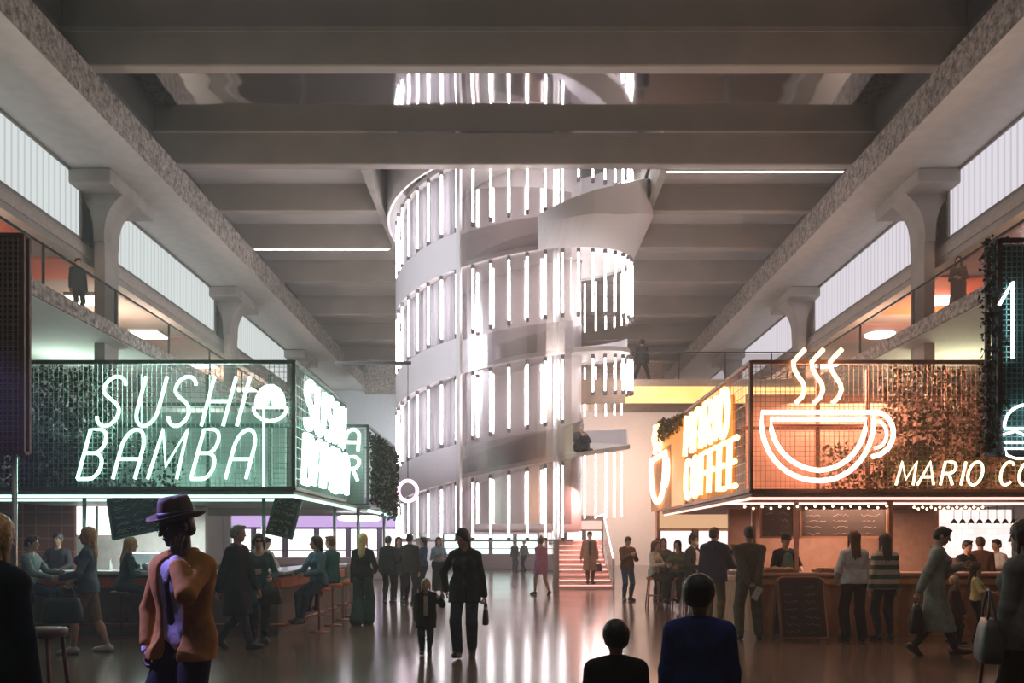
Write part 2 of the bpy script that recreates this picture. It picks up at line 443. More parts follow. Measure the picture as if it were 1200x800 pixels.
def hand_ops(S, n, curl=0.35, dirn=None, palm=None, point=False, spread=.14):
    """palm, four unequal bent fingers, thumb from the side of the palm"""
    H = S['H']; w = S['wr'+n]; sc_ = H * 0.105 / 0.19
    f = unit(w - S['el'+n]) if dirn is None else unit(A3(*dirn))
    s = 1 if n == 'L' else -1
    pn = A3(-s, 0.15, 0) if palm is None else A3(*palm)          # the way the palm faces
    pn = unit(pn - f * pn.dot(f)); th = np.cross(f, pn) * (1 if n == 'R' else -1)
    if palm is None and th.dot(A3(0, -1, 0)) < 0: th = -th
    U = [('u', cap(S['el'+n]*0.25 + w*0.75, w, .021*sc_*1.05, .0185*sc_), 0), ('u', cap(w, w + f*.02*sc_, .019*sc_, .02*sc_, pn, 1.3), .015)]
    for i, (ox, kl, ln) in enumerate(((.026, .088, .076), (.009, .092, .083), (-.009, .088, .077), (-.026, .080, .060))):
        k0 = w + (f*kl + th*ox) * sc_
        U.append(('u', cap(w + (f*.012 + th*ox*.55)*sc_, k0, .0125*sc_, .0105*sc_, pn, 1.15), .012))
        p = k0; a = 0.0
        for j, (fr, r0, r1) in enumerate(((.46, .0098, .0092), (.30, .0092, .0085), (.24, .0085, .0068))):
            cj = curl if not (point and i == 0) else 0.05
            a += cj * (1.0, 1.25, .8)[j]
            d = unit(f*math.cos(a) + pn*math.sin(a) + th*(ox/.026)*spread*math.cos(a)); q = p + d*ln*fr*sc_
            U.append(('u', cap(p, q, r0*sc_, r1*sc_), .004)); p = q
    b0 = w + (f*.022 + th*.018 + pn*.006)*sc_; b1 = b0 + unit(f*.75 + th*.75 + pn*.35)*.044*sc_; b2 = b1 + unit(f*.95 + th*.25 + pn*(.3 + curl*.6))*.032*sc_; b3 = b2 + unit(f*.95 + pn*(.2 + curl*.8))*.026*sc_
    U += [('u', cap(b0, b1, .0145*sc_, .0115*sc_), .01), ('u', cap(b1, b2, .0112*sc_, .0098*sc_), .004), ('u', cap(b2, b3, .0098*sc_, .0078*sc_), .004)]
    return U
def hair_ops(S, style):
    hs, R, c = S['hs'], S['Rh'], S['head']
    L = lambda x, y, z: c + R @ (A3(x, y, z) * hs)
    e = lambda p, r: ell(L(*p), np.array(r) * hs, R)
    t = {'short': .010, 'curly': .03, 'bob': .018, 'long': .016, 'bun': .009, 'crop': .004, 'pony': .009, 'mop': .022}[style]
    U = [('u', e((0, .016, .033), (.074 + t, .09 + t, .084 + t)), 0)]
    if style in ('short', 'crop', 'mop'):
        U += [('u', e((0, .055, -.02), (.066 + t*.6, .052 + t*.6, .06)), .02), ('i', plane(L(0, 0, -.065), -R[:, 2]), .01), ('s', e((0, -.075, -.045), (.088, .072, .085 if style != 'mop' else .075)), .012)]
        if style == 'short': U += [('u', e((.015, -.055, .098), (.05, .035, .02)), .02)]
    elif style == 'curly':
        rnd = random.Random(7)
        for i in range(34):
            a = rnd.uniform(0, 2*PI); b = rnd.uniform(-.5, 1.5); q = A3(math.cos(a)*math.cos(b)*.1, math.sin(a)*math.cos(b)*.11 + .02, math.sin(b)*.1 + .03)
            if q[1] < -.055 and q[2] < .06: continue
            U.append(('u', e(tuple(q), (.024, .024, .024)), .008))
        U += [('s', e((0, -.10, -.035), (.07, .075, .08)), .01)]
    else:
        U += [('u', e((0, .05, -.02), (.07 + t*.5, .055 + t*.5, .07)), .02), ('s', e((0, -.088, -.03), (.067, .070, .098)), .01)]
        if style in ('bob', 'long'):
            zz = -.115 if style == 'bob' else -.16
            for sx in (1, -1): U.append(('u', cap(L(sx*.074, .01, .02), L(sx*.084, .005, zz), .021*hs, .012*hs), .018))
        if style == 'long':
            bk = S['neck'] + S['Y']*0.092 - S['Z']*0.10
            U += [('u', cap(L(0, .07, .0), bk, .062*hs, .042*hs, S['Y'], 1.6), .04)]
            for ox, dz, r0 in ((.055, .02, .030), (.022, .075, .026), (-.018, .06, .028), (-.056, .03, .030)):
                U.append(('u', cap(L(ox*.9, .06, -.05), bk + S['X']*ox*1.05 - S['Z']*dz, r0*hs, .010*hs), .012))
        if style == 'bun': U.append(('u', e((0, .035, .135), (.036, .036, .032)), .01))
        if style == 'pony': U += [('u', cap(L(0, .11, .03), L(0, .15, -.05), .028*hs, .03*hs), .02), ('u', cap(L(0, .15, -.05), L(0, .12, -.2), .03*hs, .012*hs), .02)]
    return U

SKIN = {'light': (.58, .36, .26), 'tan': (.42, .25, .16), 'brown': (.20, .105, .06), 'dark': (.10, .055, .035)}
HAIRC = {'black': (.012, .010, .010), 'brown': (.05, .028, .016), 'blond': (.50, .34, .15), 'grey': (.28, .27, .26), 'auburn': (.16, .06, .025)}
def cloth(name, c, **k): return mat('cloth_' + name, c, rough=.85, var=.18, scale=14, bump=.25, spec=.15, **k)
def person(label, x, y, rz=0, z=0.0, det=1, skin='light', hair=('short', 'brown'), top=None, bottom=None, coat=None, shoes=None, dress=None, group=None, extra=None, category='person', **P):
    """an Empty at the figure's feet; body is one surface, hair and clothes are its children
       top/coat = (material, options), bottom = (material, options)"""
    S = skeleton(P); H = S['H']; r = empty('person', (x, y, z), label, category, group, math.radians(rz))
    h = {0: .020, 1: .012, 2: .008, 3: .006}[det]
    sk = mat('skin_' + skin, SKIN[skin], rough=.55, var=.06, scale=20)
    ops = torso_ops(S, -.006) + arm_ops(S, -.001, 'L') + arm_ops(S, -.001, 'R') + leg_ops(S, -.002, 'L') + leg_ops(S, -.002, 'R')
    for n in 'LR': ops += [o for o in foot_ops(S, n, -.002) if o[0] == 'u']
    ops += head_ops(S)
    V, Q = polygonise(ops, h)
    if det >= 0:
        for n in 'LR':
            V2, Q2 = polygonise(hand_ops(S, n, **P.get('grip' + n, {})), {0: .008, 1: .0055, 2: .0045, 3: .0038}[det])
            Q = np.concatenate([Q, Q2 + len(V)]); V = np.concatenate([V, V2])
    mesh_np('body', V, Q, sk, r)
    def part(name, ops, m, hh=None):
        V, Q = polygonise(ops, hh or h)
        if len(V): return mesh_np(name, V, Q, m, r)
    if hair: part('hair', hair_ops(S, hair[0]), mat('hair_' + hair[1], HAIRC[hair[1]], rough=.5, var=.4, scale=40, bump=.4), min(h, .009))
    if det >= 1 and P.get('eyes', 1):
        for sx in (1, -1):
            p = S['head'] + S['Rh'] @ (A3(sx*.031, -.0735, .006) * S['hs'])
            b = MB().ball(p, .0105 * S['hs'], 10); eo = b.build('eye', mat('eye_white', (.32, .30, .28), rough=.2), r, local=True)
            MB().ball(p + S['Rh'] @ (A3(0, -.0065, 0) * S['hs']), .0055 * S['hs'], 8).build('iris', mat('iris', (.02, .015, .01), rough=.2), eo, local=True)
    if dress:
        m, o = dress; hem = o.get('hem', .27) * H; fl = o.get('flare', .09) * H
        ops = torso_ops(S, .012)
        mid = (S['hipL'] + S['hipR']) / 2; kn = (S['knL'] + S['knR']) / 2
        hc = A3(mid[0]*.3 + kn[0]*.7, mid[1]*.3 + kn[1]*.7, hem)
        ops += [('u', cap(S['pel'] + S['X']*.03*H, hc + S['X']*.03*H, .072*H, fl, S['Y'], 1.15), .05), ('u', cap(S['pel'] - S['X']*.03*H, hc - S['X']*.03*H, .072*H, fl, S['Y'], 1.15), .05)]
        for n in 'LR': ops += leg_ops(S, .02, n, to=.5, k=.05)
        ops += [('i', plane((0, 0, hem), (0, 0, -1)), .008)]
        ops += [('s', ell(S['neck'] - S['Y']*.02, (.05*H,)*3), .01)]
        for n in 'LR': ops += arm_ops(S, .011, n, o.get('sleeve', 1.0))
        part('dress', ops, m)
    if top:
        m, o = top; t = o.get('t', .010); ops = torso_ops(S, t)
        hem = S['pel'] + S['Z'] * o.get('hem', -.045) * H
        ops += [('i', plane(hem, -S['Z']), .008), ('s', ell(S['neck'] - S['Y']*.03 + S['Z']*.03*H, (.042*H, .042*H, .05*H)), .01)]
        for n in 'LR': ops += arm_ops(S, t, n, o.get('sleeve', 1.0), cuff=o.get('cuff', 0))
        part(o.get('name', 'shirt'), ops, m)
    if bottom:
        m, o = bottom; ops = []
        if o.get('skirt'):
            hem = o['skirt'] * H; kn = (S['knL'] + S['knR']) / 2; hc = A3(kn[0], kn[1], hem)
            ops += torso_ops(S, .012)[:2] + [('u', cap(S['pel'] + S['X']*s*.03*H, hc + S['X']*s*.03*H, .07*H, o.get('flare', .08)*H, S['Y'], 1.15), .05) for s in (1, -1)] + [('i', plane((0, 0, hem), (0, 0, -1)), .008)]
        else:
            ops += torso_ops(S, .009)[:2]
            for n in 'LR': ops += leg_ops(S, o.get('t', .010), n, flare=o.get('flare', 0), to=o.get('to', .97), kf=o.get('kf'))
        if not o.get('noclip'): ops += [('i', plane(S['pel'] + S['Z']*(.075 if not coat else .06)*H, S['Z']), .005)]
        part(o.get('name', 'trousers'), ops, m)
    if coat:
        m, o = coat; t = o.get('t', .022); ops = torso_ops(S, t, k=.06); hem = o.get('hem', .25) * H; fl = o.get('flare', .085) * H
        kn = (S['knL'] + S['knR']) / 2; b = o.get('follow', .6); pl = S['pel']
        hc = A3(pl[0]*(1-b) + kn[0]*b, pl[1]*(1-b) + kn[1]*b + o.get('sway', 0), hem)
        for s in (1, -1): ops.append(('u', cap(S['pel'] + S['X']*s*.035*H, hc + S['X']*s*.03*H, .068*H + t*.5, fl, S['Y'], 1.2), .05))
        for n in 'LR': ops += leg_ops(S, t, n, to=.5, k=.05)
        ops.append(('i', plane((0, 0, hem), (0, 0, -1)), .008))
        if o.get('open'):
            wd = o['open'] * H
            e_ = .02 if S['fem'] else 0; a = S['neck'] - S['Y']*(.062+e_)*H - S['Z']*.05*H; bq = S['pel'] - S['Y']*(.068+e_*.3)*H + S['Z']*.06*H; c2 = A3(hc[0], hc[1], hem) - S['Y']*(fl*.9)
            ops += [('s', cap(a, bq, wd, wd*.9, None), .012), ('s', cap(bq, c2, wd*.9, wd*1.15, None), .012)]
        for n in 'LR': ops += arm_ops(S, t*.8, n, o.get('sleeve', .97), cuff=o.get('cuff', .004))
        ops.append(('s', ell(S['neck'] - S['Y']*.03 + S['Z']*.035*H, (.04*H, .045*H, .05*H)), .01))
        if o.get('collar', 1):
            rg = S['neck'] + S['Z']*.008*H
            for q in range(9):
                a0, a1 = math.radians(-50 + q*31 - 0), math.radians(-50 + (q+1)*31)
                f0 = lambda a: rg + (S['X']*math.cos(a)*.042 + S['Y']*(math.sin(a)*.04 + .004))*H - S['Z']*(.012*H if math.sin(a) < 0 else 0)
                ops.append(('u', cap(f0(a0), f0(a1), .0125*H, .0125*H), .006))
        co = part(o.get('name', 'coat'), ops, m)
    if shoes:
        m, o = shoes
        for n in 'LR': part('shoe', foot_ops(S, n, .006 + o.get('t', 0), boot=o.get('boot', 0)), m, min(h, .009))
    if extra: extra(r, S, part)
    return r, S
def world_pt(r, p):
    c, s = math.cos(r.rotation_euler.z), math.sin(r.rotation_euler.z)
    return Vector((r.location.x + p[0]*c - p[1]*s, r.location.y + p[0]*s + p[1]*c, r.location.z + p[2]))
# ------------------------------------------------------------------ the hall
random.seed(4)
XG, XS, ZG, ZB, ZC = 10.76, 13.2, 12.70, 13.65, 14.62     # girder face, soffit end, girder underside, beam underside, ceiling
Y0, Y1 = -4.0, 62.0
concrete = mat('concrete', (.30, .275, .25), rough=.75, var=.15, scale=1.2, bump=.1)
soffit_m = mat('soffit_plaster', (.46, .45, .43), rough=.8, var=.08, scale=2.5, bump=.15)
beam_m = mat('beam_paint', (.30, .26, .225), rough=.6, var=.08, scale=1.0)
rough_m = pattern('rough_aggregate', (.05, .035, .028), (.52, .46, .41), 'noise', (7, 7, 7), .9, bump=1.0)
dark_m = mat('dark_metal', (.03, .03, .03), rough=.45, metal=.6)
white_m = mat('white_paint', (.75, .74, .75), rough=.5, var=.04)
# polished floor
fm, nt, out = _new('polished_floor'); MATS['polished_floor'] = fm
b = nt.nodes.new('ShaderNodeBsdfPrincipled'); nt.links.new(b.outputs[0], out.inputs[0])
tc = nt.nodes.new('ShaderNodeTexCoord'); n1 = nt.nodes.new('ShaderNodeTexNoise'); n1.inputs['Scale'].default_value = .5; n1.inputs['Detail'].default_value = 6
nt.links.new(tc.outputs['Object'], n1.inputs['Vector'])
r1 = nt.nodes.new('ShaderNodeValToRGB'); nt.links.new(n1.outputs['Fac'], r1.inputs[0])
r1.color_ramp.elements[0].color = (.125, .080, .057, 1); r1.color_ramp.elements[1].color = (.21, .14, .10, 1)
nt.links.new(r1.outputs[0], b.inputs['Base Color'])
r2 = nt.nodes.new('ShaderNodeMapRange'); r2.inputs['To Min'].default_value = .11; r2.inputs['To Max'].default_value = .22
nt.links.new(n1.outputs['Fac'], r2.inputs['Value']); nt.links.new(r2.outputs[0], b.inputs['Roughness'])
b.inputs['Specular IOR Level'].default_value = .33
struct('floor', MB().box(-18, 18, Y0, Y1 + 2, -.2, 0), fm)

# ceiling: lightly rippled mirror bays in front of the spiral, painted bays behind it
mm, nt, out = _new('mirror_ceiling')
b = nt.nodes.new('ShaderNodeBsdfPrincipled'); nt.links.new(b.outputs[0], out.inputs[0])
b.inputs['Base Color'].default_value = (.62, .59, .6, 1); b.inputs['Metallic'].default_value = 1; b.inputs['Roughness'].default_value = .06
tc = nt.nodes.new('ShaderNodeTexCoord'); n1 = nt.nodes.new('ShaderNodeTexNoise'); n1.inputs['Scale'].default_value = .35; n1.inputs['Detail'].default_value = 1
mp = nt.nodes.new('ShaderNodeMapping'); mp.inputs['Scale'].default_value = (.6, 1.6, 1); nt.links.new(tc.outputs['Object'], mp.inputs[0]); nt.links.new(mp.outputs[0], n1.inputs['Vector'])
bp = nt.nodes.new('ShaderNodeBump'); bp.inputs['Strength'].default_value = .12; bp.inputs['Distance'].default_value = .3
nt.links.new(n1.outputs['Fac'], bp.inputs['Height']); nt.links.new(bp.outputs[0], b.inputs['Normal'])
struct('ceiling', MB().box(-XG - .74, XG + .74, Y0, 27.0, ZC, ZC + .3), mm)
bay_m = mat('ceiling_paint', (.46, .43, .42), rough=.45, var=.06, scale=.6)
OX = 4.75
mb = MB().box(-XG - .74, -OX, 27.0, Y1, ZC, ZC + .3); mb.box(OX, XG + .74, 27.0, Y1, ZC, ZC + .3); mb.box(-OX, OX, 37.6, Y1, ZC, ZC + .3)
struct('ceiling', mb, bay_m)
# shaft above the opening round the spiral
mb = MB().box(-OX - .25, -OX, 27.64, 37.6, ZC - .95, ZC + 4); mb.box(OX, OX + .25, 27.64, 37.6, ZC - .95, ZC + 4)
mb.box(-OX, OX, 37.4, 37.6, ZC - .95, ZC + 4); mb.box(-OX, OX, 27.0, 27.6, ZC + .3, ZC + 4); mb.box(-OX, OX, 27.0, 37.6, ZC + 4, ZC + 4.2)
struct('ceiling_shaft', mb, concrete)
for Y in (10.2, 16.0, 21.6, 27.2, 31.0, 34.9, 39.4, 45.0, 50.6, 56.2):
    for x0, x1 in (((-XG - .7, -OX - .25), (OX + .25, XG + .7)) if 28 < Y < 37 else ((-XG - .7, XG + .7),)):
        mb = MB().box(x0, x1, Y, Y + .40, ZB, ZC, bev=.03); mb.box(x0, x1, Y - .03, Y + .43, ZC - .12, ZC)
        struct('ceiling_beam', mb, beam_m)
for s, nm in ((-1, 'left'), (1, 'right')):
    a, b_ = sorted((s * XG, s * (XG + .72)))
    struct('girder_beam', MB().box(a, b_, Y0, Y1, ZG + .0, ZB - .001), rough_m)
    a, b_ = sorted((s * (XG + .75), s * (XG + .95)))
    struct('girder_wall', MB().box(a, b_, Y0, Y1, ZG + .26, ZC + .3), mat('girder_dark', (.10, .095, .085), rough=.7))
    a, b_ = sorted((s * (XG + .002), s * (XS + .3)))
    struct('soffit_slab', MB().box(a, b_, Y0, Y1, ZG - .012, ZG - .001), soffit_m)
struct('girder_beam', MB().box(-XG, XG, Y1 - .6, Y1, ZG - .3, ZC), rough_m)
struct('wall_back', MB().box(-18, 18, Y1, Y1 + .3, 0, ZC + .5), mat('back_plaster', (.50, .50, .52), rough=.8, var=.06))
# clerestory: ribbed translucent glazing between columns, lit by daylight behind it
def window_mat(name, c, s):
    m, nt, out = _new(name)
    e = nt.nodes.new('ShaderNodeEmission'); nt.links.new(e.outputs[0], out.inputs[0])
    tc = nt.nodes.new('ShaderNodeTexCoord'); w = nt.nodes.new('ShaderNodeTexWave'); w.bands_direction = 'Y'; w.inputs['Scale'].default_value = 1.05
    nt.links.new(tc.outputs['Object'], w.inputs[0])
    r = nt.nodes.new('ShaderNodeValToRGB'); nt.links.new(w.outputs['Fac'], r.inputs[0])
    r.color_ramp.elements[0].color = [q * .72 for q in c] + [1]; r.color_ramp.elements[0].position = .0
    r.color_ramp.elements[1].color = list(c) + [1]; r.color_ramp.elements[1].position = .35
    nt.links.new(r.outputs[0], e.inputs[0]); e.inputs[1].default_value = s
    return m
WL = window_mat('glazing_left', (.62, .66, .655), .85); WR = window_mat('glazing_right', (.68, .64, .70), .85)
ZW = 10.75
nwin = 0
mull = mat('window_frame_metal', (.16, .15, .14), rough=.5)
for s, wm in ((-1, WL), (1, WR)):
    ys = [2.0, 14.2, 26.4, 38.0, 50.0, 61.5]
    for i in range(5):
        nwin += 1
        y0, y1 = ys[i] + .55, ys[i+1] - .55 + 1.1 * 0
        x0, x1 = sorted((s * XS, s * (XS + .15)))
        w = struct('window_%d' % nwin, MB().box(x0, x1, y0, y1, ZW + .05, ZG - .05), wm)
        fr = MB(); xa, xb = sorted((s * (XS - .06), s * (XS + .16)))
        fr.box(xa, xb, y0 - .1, y1 + .1, ZG - .09, ZG); fr.box(xa, xb, y0 - .1, y1 + .1, ZW, ZW + .09); fr.box(xa, xb, y0 - .1, y0, ZW, ZG); fr.box(xa, xb, y1, y1 + .1, ZW, ZG)
        fr.build('window_frame', mull, w)
    x0, x1 = sorted((s * (XS - .05), s * (XS + .5)))
    struct('trim_1' if s < 0 else 'trim_2', MB().box(x0, x1, Y0, Y1, 10.15, ZW), concrete)
    # columns with flared heads
    for yc in (14.2, 26.6, 38.2, 50.2):
        if yc < 20: pass
        mb = MB()
        sx = s * 12.72
        mb.box(min(sx - .16, sx + .16), max(sx - .16, sx + .16), yc - .45, yc + .45, 0, ZG - .4)
        # flared head: outline in x-z, extruded along y
        o = [(sx - .16, ZG - 1.9)] ; L_, R_ = [], []
        for q in range(9):
            t = q / 8; e = t * t * t
            L_.append((sx - .16 - (.58 if s > 0 else .46) * e, ZG - 1.9 + 1.45 * t)); R_.append((sx + .16 + (.46 if s > 0 else .58) * e, ZG - 1.9 + 1.45 * t))
        mb.prism(L_ + R_[::-1], yc - .5, yc + .5)
        xa, xb = (sx - .76, sx + .64) if s > 0 else (sx - .64, sx + .76)
        mb.box(xa, xb, yc - 1.35, yc + 1.75, ZG - .46, ZG - .014, bev=.04)
        struct('column', mb, concrete)
    # mezzanine: slab, back wall, ceiling
    x0, x1 = sorted((s * 12.0, s * 17.5))
    struct('mezzanine_slab', MB().box(x0, x1, Y0, Y1, 7.70, 8.15), mat('slab_plaster', (.55, .55, .52), rough=.7, var=.06))
    x0, x1 = sorted((s * 11.93, s * 11.998))
    struct('trim_3' if s < 0 else 'trim_4', MB().box(x0, x1, Y0, Y1, 7.72, 8.12), rough_m)
    x0, x1 = sorted((s * 17.2, s * 17.5))
    struct('wall_left' if s < 0 else 'wall_right', MB().box(x0, x1, Y0, Y1, 0, 11), mat('side_plaster', (.33, .28, .26), rough=.8))
    x0, x1 = sorted((s * 13.1, s * 17.5))
    struct('ceiling_slab', MB().box(x0, x1, Y0, Y1, 10.35, 10.6), mat('mezz_ceiling', (.36, .31, .28), rough=.7))
    # coloured wall panels on the mezzanine
    om = mat('orange_wall', (.85, .17, .07), rough=.6); pm = mat('pink_wall', (.55, .30, .27), rough=.6)
    for (ya, yb, m_) in (((20.5, 24.6, om), (26.2, 28.2, om), (36, 39, pm)) if s < 0 else ((21.5, 27.4, pm), (28.0, 32.5, om), (34, 37, pm))):
        xa, xb = sorted((s * 13.75, s * 17.0)); tag(MB().box(xa, xb, ya, yb, 10.28, 10.345).build('ceiling_panel', m_), kind='structure')
# ------------------------------------------------------------------ mezzanine balustrades
rail_glass = glassy('rail_glass', (.80, .79, .78), .94, .08)
for s, nm in ((-1, 'left'), (1, 'right')):
    r = empty('glass_balustrade', (s * 12.15, 13, 8.151), 'long glass balustrade along the %s mezzanine edge, above the %s stall' % (nm, 'green lit' if s < 0 else 'orange lit'), 'railing')
    x = s * 12.15
    for y in range(14, 60, 4):
        MB().box(x - .012, x + .012, y + .04, y + 3.96, 8.20, 9.2).build('glass_panel', rail_glass, r)
    for y in range(14, 62, 4):
        MB().box(x - .03, x + .03, y - .025, y + .025, 8.151, 9.24).build('post', dark_m, r)
    MB().tube([(x, 14, 9.26), (x, 60, 9.26)], .035, 8).build('handrail', dark_m, r)
# mezzanine ceiling lamps
lamp_w = glow('mezz_lamp', (1, .93, .82), 9.0)
def ceil_lamp(x, y, label, rnd=False):
    r = empty('ceiling_lamp', (x, y, 10.18), label, 'ceiling lamp', label)
    if rnd:
        MB().lathe([(.62, 10.27), (.66, 10.35)], (x, y, 0)).build('housing', white_m, r); MB().lathe([(.56, 10.19), (.60, 10.268)], (x, y, 0)).build('diffuser', lamp_w, r)
    else:
        MB().box(x - .62, x + .62, y - .62, y + .62, 10.25, 10.35, bev=.02).build('housing', white_m, r); MB().box(x - .55, x + .55, y - .55, y + .55, 10.2, 10.249).build('diffuser', lamp_w, r)
for s, nm in ((-1, 'left'), (1, 'right')):
    for y in (30.5, 35.5, 41.5, 48.0):
        ceil_lamp(s * 15.2, y, ('square' if s < 0 else 'round') + ' white lamp in the row under the %s mezzanine ceiling' % nm, s > 0)
# ------------------------------------------------------------------ bridge to the spiral, right
for x0, x1, Y, l in ((4.9, 10.7, 27.66, 'long thin light bar under the beam in front of the spiral, right of it'), (-10.7, -5.1, 34.96, 'long thin light bar under a beam left of the spiral')):
    t = empty('ceiling_light_bar', ((x0+x1)/2, Y, ZB), l, 'light bar')
    MB().box(x0, x1, Y - .04, Y + .04, ZB - .04, ZB - .002).build('housing', white_m, t); MB().box(x0 + .05, x1 - .05, Y - .03, Y + .03, ZB - .065, ZB - .041).build('diffuser', glow('bar_led', (1, .94, .88), 5), t)
r = empty('footbridge', (8.2, 34.2, 7.2), 'level footbridge with glowing yellow edge from the spiral to the right mezzanine', 'footbridge')
MB().box(2.3, 11.9, 33.2, 35.4, 7.65, 7.95).build('deck', mat('bridge_deck', (.42, .30, .22), rough=.6), r)
MB().box(4.3, 11.9, 33.14, 33.198, 7.02, 7.66).build('glowing_fascia', pattern('yellow_fascia', (.95, .50, .13), (1.0, .66, .26), 'noise', (.3, 1, 1), .5, bump=0, emit=1.0), r)  # emission stands in for the yellow light falling on the fascia
MB().box(2.3, 11.9, 33.2, 33.3, 7.0, 7.65).build('edge_beam', mat('bridge_deck', (0, 0, 0)), r)
MB().box(2.3, 11.9, 35.3, 35.4, 7.0, 7.65).build('edge_beam', mat('bridge_deck', (0, 0, 0)), r)
MB().box(4.6, 11.9, 33.24, 33.26, 7.96, 8.95).build('glass_panel', rail_glass, r)
for x in (4.6, 6.4, 8.2, 10.0, 11.8): MB().box(x - .02, x + .02, 33.2, 33.24, 7.95, 9.0).build('post', dark_m, r)
MB().tube([(4.6, 33.22, 9.0), (11.8, 33.22, 9.0)], .025, 8).build('handrail', dark_m, r)
# ------------------------------------------------------------------ the spiral of light tubes
TX, TY, TR = 0.0, 32.0, 4.37
def zb(P):
    return 3.97 + 3.48 * P / 360 + .25 * math.sin(math.radians(P))
def tp(R, P, z): a = math.radians(P); return (TX + R * math.sin(a), TY - R * math.cos(a), z)
def strip(P0, P1, zl, zh, R, th=.05, step=4.0, mbx=None):
    """solid curved strip; zl, zh and R are functions of the angle"""
    mb = mbx or MB(); n = max(2, int(abs(P1 - P0) / step)); vs = []
    for i in range(n + 1):
        P = P0 + (P1 - P0) * i / n; r = R(P) if callable(R) else R
        vs += [tp(r, P, zl(P)), tp(r, P, zh(P)), tp(r - th, P, zh(P)), tp(r - th, P, zl(P))]
    fs = [(0, 1, 2, 3), tuple(4*n + k for k in (3, 2, 1, 0))]
    for i in range(n):
        for k in range(4): fs.append((4*i + k, 4*i + 4 + k, 4*i + 4 + (k+1) % 4, 4*i + (k+1) % 4))
    b0 = len(mb.v); mb.add(vs, fs, False)
    return mb
tower = empty('spiral_ramp_tower', (TX, TY, 0), 'tall round white spiral ramp hung with glowing vertical light tubes', 'spiral ramp')
tube_m = glow('tube_light', (1.0, .93, .95), 13)
clip_m = mat('clip_metal', (.16, .13, .14), rough=.5)
rib_m = mat('ribbon_white', (.82, .80, .84), rough=.35, var=.05, scale=.6)
ramp_m = mat('ramp_white', (.62, .58, .57), rough=.4, var=.08, scale=.8)
gl_m = glassy('tower_glass', (.88, .85, .85), .80, .22)
# pleated translucent curtain
cm, nt, out = _new('curtain')
d1 = nt.nodes.new('ShaderNodeBsdfDiffuse'); d2 = nt.nodes.new('ShaderNodeBsdfTranslucent'); mx = nt.nodes.new('ShaderNodeMixShader'); mx.inputs[0].default_value = .45
tc = nt.nodes.new('ShaderNodeTexCoord'); n1 = nt.nodes.new('ShaderNodeTexNoise'); n1.inputs['Scale'].default_value = 1.2
mp = nt.nodes.new('ShaderNodeMapping'); mp.inputs['Scale'].default_value = (5, 5, .2); nt.links.new(tc.outputs['Object'], mp.inputs[0]); nt.links.new(mp.outputs[0], n1.inputs['Vector'])
r = nt.nodes.new('ShaderNodeValToRGB'); nt.links.new(n1.outputs['Fac'], r.inputs[0]); r.color_ramp.elements[0].position = .35; r.color_ramp.elements[1].position = .65
r.color_ramp.elements[0].color = (.30, .285, .31, 1); r.color_ramp.elements[1].color = (.50, .48, .52, 1)
for d in (d1, d2): nt.links.new(r.outputs[0], d.inputs[0])
nt.links.new(d1.outputs[0], mx.inputs[1]); nt.links.new(d2.outputs[0], mx.inputs[2]); nt.links.new(mx.outputs[0], out.inputs[0])
RH = 1.2
for k in range(4):
    o = 360 * k
    strip(o - 112, o - 24, zb, lambda P: zb(P) + RH + (1.0 if P > 900 else 0), TR + (.35 if k == 3 else .05), .08).build('ribbon', rib_m, tower)
    strip(o - 24, o + 26, zb, lambda P: zb(P) + RH * .9, TR + .04, .03).build('glass_band', gl_m, tower)
    if k >= 3:
        strip(o + 26, o + 100, zb, lambda P: zb(P) + .95 + (2 if P > 1000 else 0), TR + .05, .08).build('ribbon', rib_m, tower)
    strip(o + 100, o + 248, zb, lambda P: zb(P) + .75, TR + .03, .06).build('ribbon', rib_m, tower)
    # curtain behind the tubes
    mb = MB(); P0, P1 = o - 112, o - 25; n = 110; vs = []
    for i in range(n + 1):
        P = P0 + (P1 - P0) * i / n; rr = TR - .24 + .035 * math.sin(i * 1.9)
        zt = zb(P); zl = (zb(P - 360) + RH) if k else 1.9
        vs += [tp(rr, P, zl), tp(rr, P, zt)]
    mb.add(vs, [(2*i, 2*i+2, 2*i+3, 2*i+1) for i in range(n)], True)
    mb.build('curtain', cm, tower, fix=False)
# flared conical apron at the top right
mb = MB(); vs = []; n = 24
def lerp3(x, a): return np.interp(x, (8, 20, 45, 75, 86), a)
for i in range(n + 1):
    ph = 10 + 72 * i / n; P = 720 + ph; ro = float(np.interp(ph, (10, 30, 82), (4.5, 5.05, 5.12)))
    z = zb(P); vs += [tp(4.42, P, z), tp(ro, P, z + lerp3(ph, (.80, .84, .96, 1.47, 1.6))), tp(ro, P, z + lerp3(ph, (1.05, 1.4, 2.0, 2.8, 3.0))), tp(4.42, P, z + lerp3(ph, (1.05, 1.4, 2.0, 2.8, 3.0)))]
fs = [(3, 2, 1, 0), tuple(4*n + k for k in range(4))]
for i in range(n):
    for k in range(4): fs.append((4*i + k, 4*i + (k+1) % 4, 4*i + 4 + (k+1) % 4, 4*i + 4 + k))
mb.add(vs, fs).build('flared_ribbon', rib_m, tower)
# walking ramp
strip(-112, 1130, lambda P: zb(P) + .05, lambda P: zb(P) + .2, TR - .08, 1.75).build('ramp', ramp_m, tower)
strip(-112, 1130, lambda P: zb(P) + .2, lambda P: zb(P) + 1.15, TR - 1.80, .02).build('inner_glass_rail', gl_m, tower)
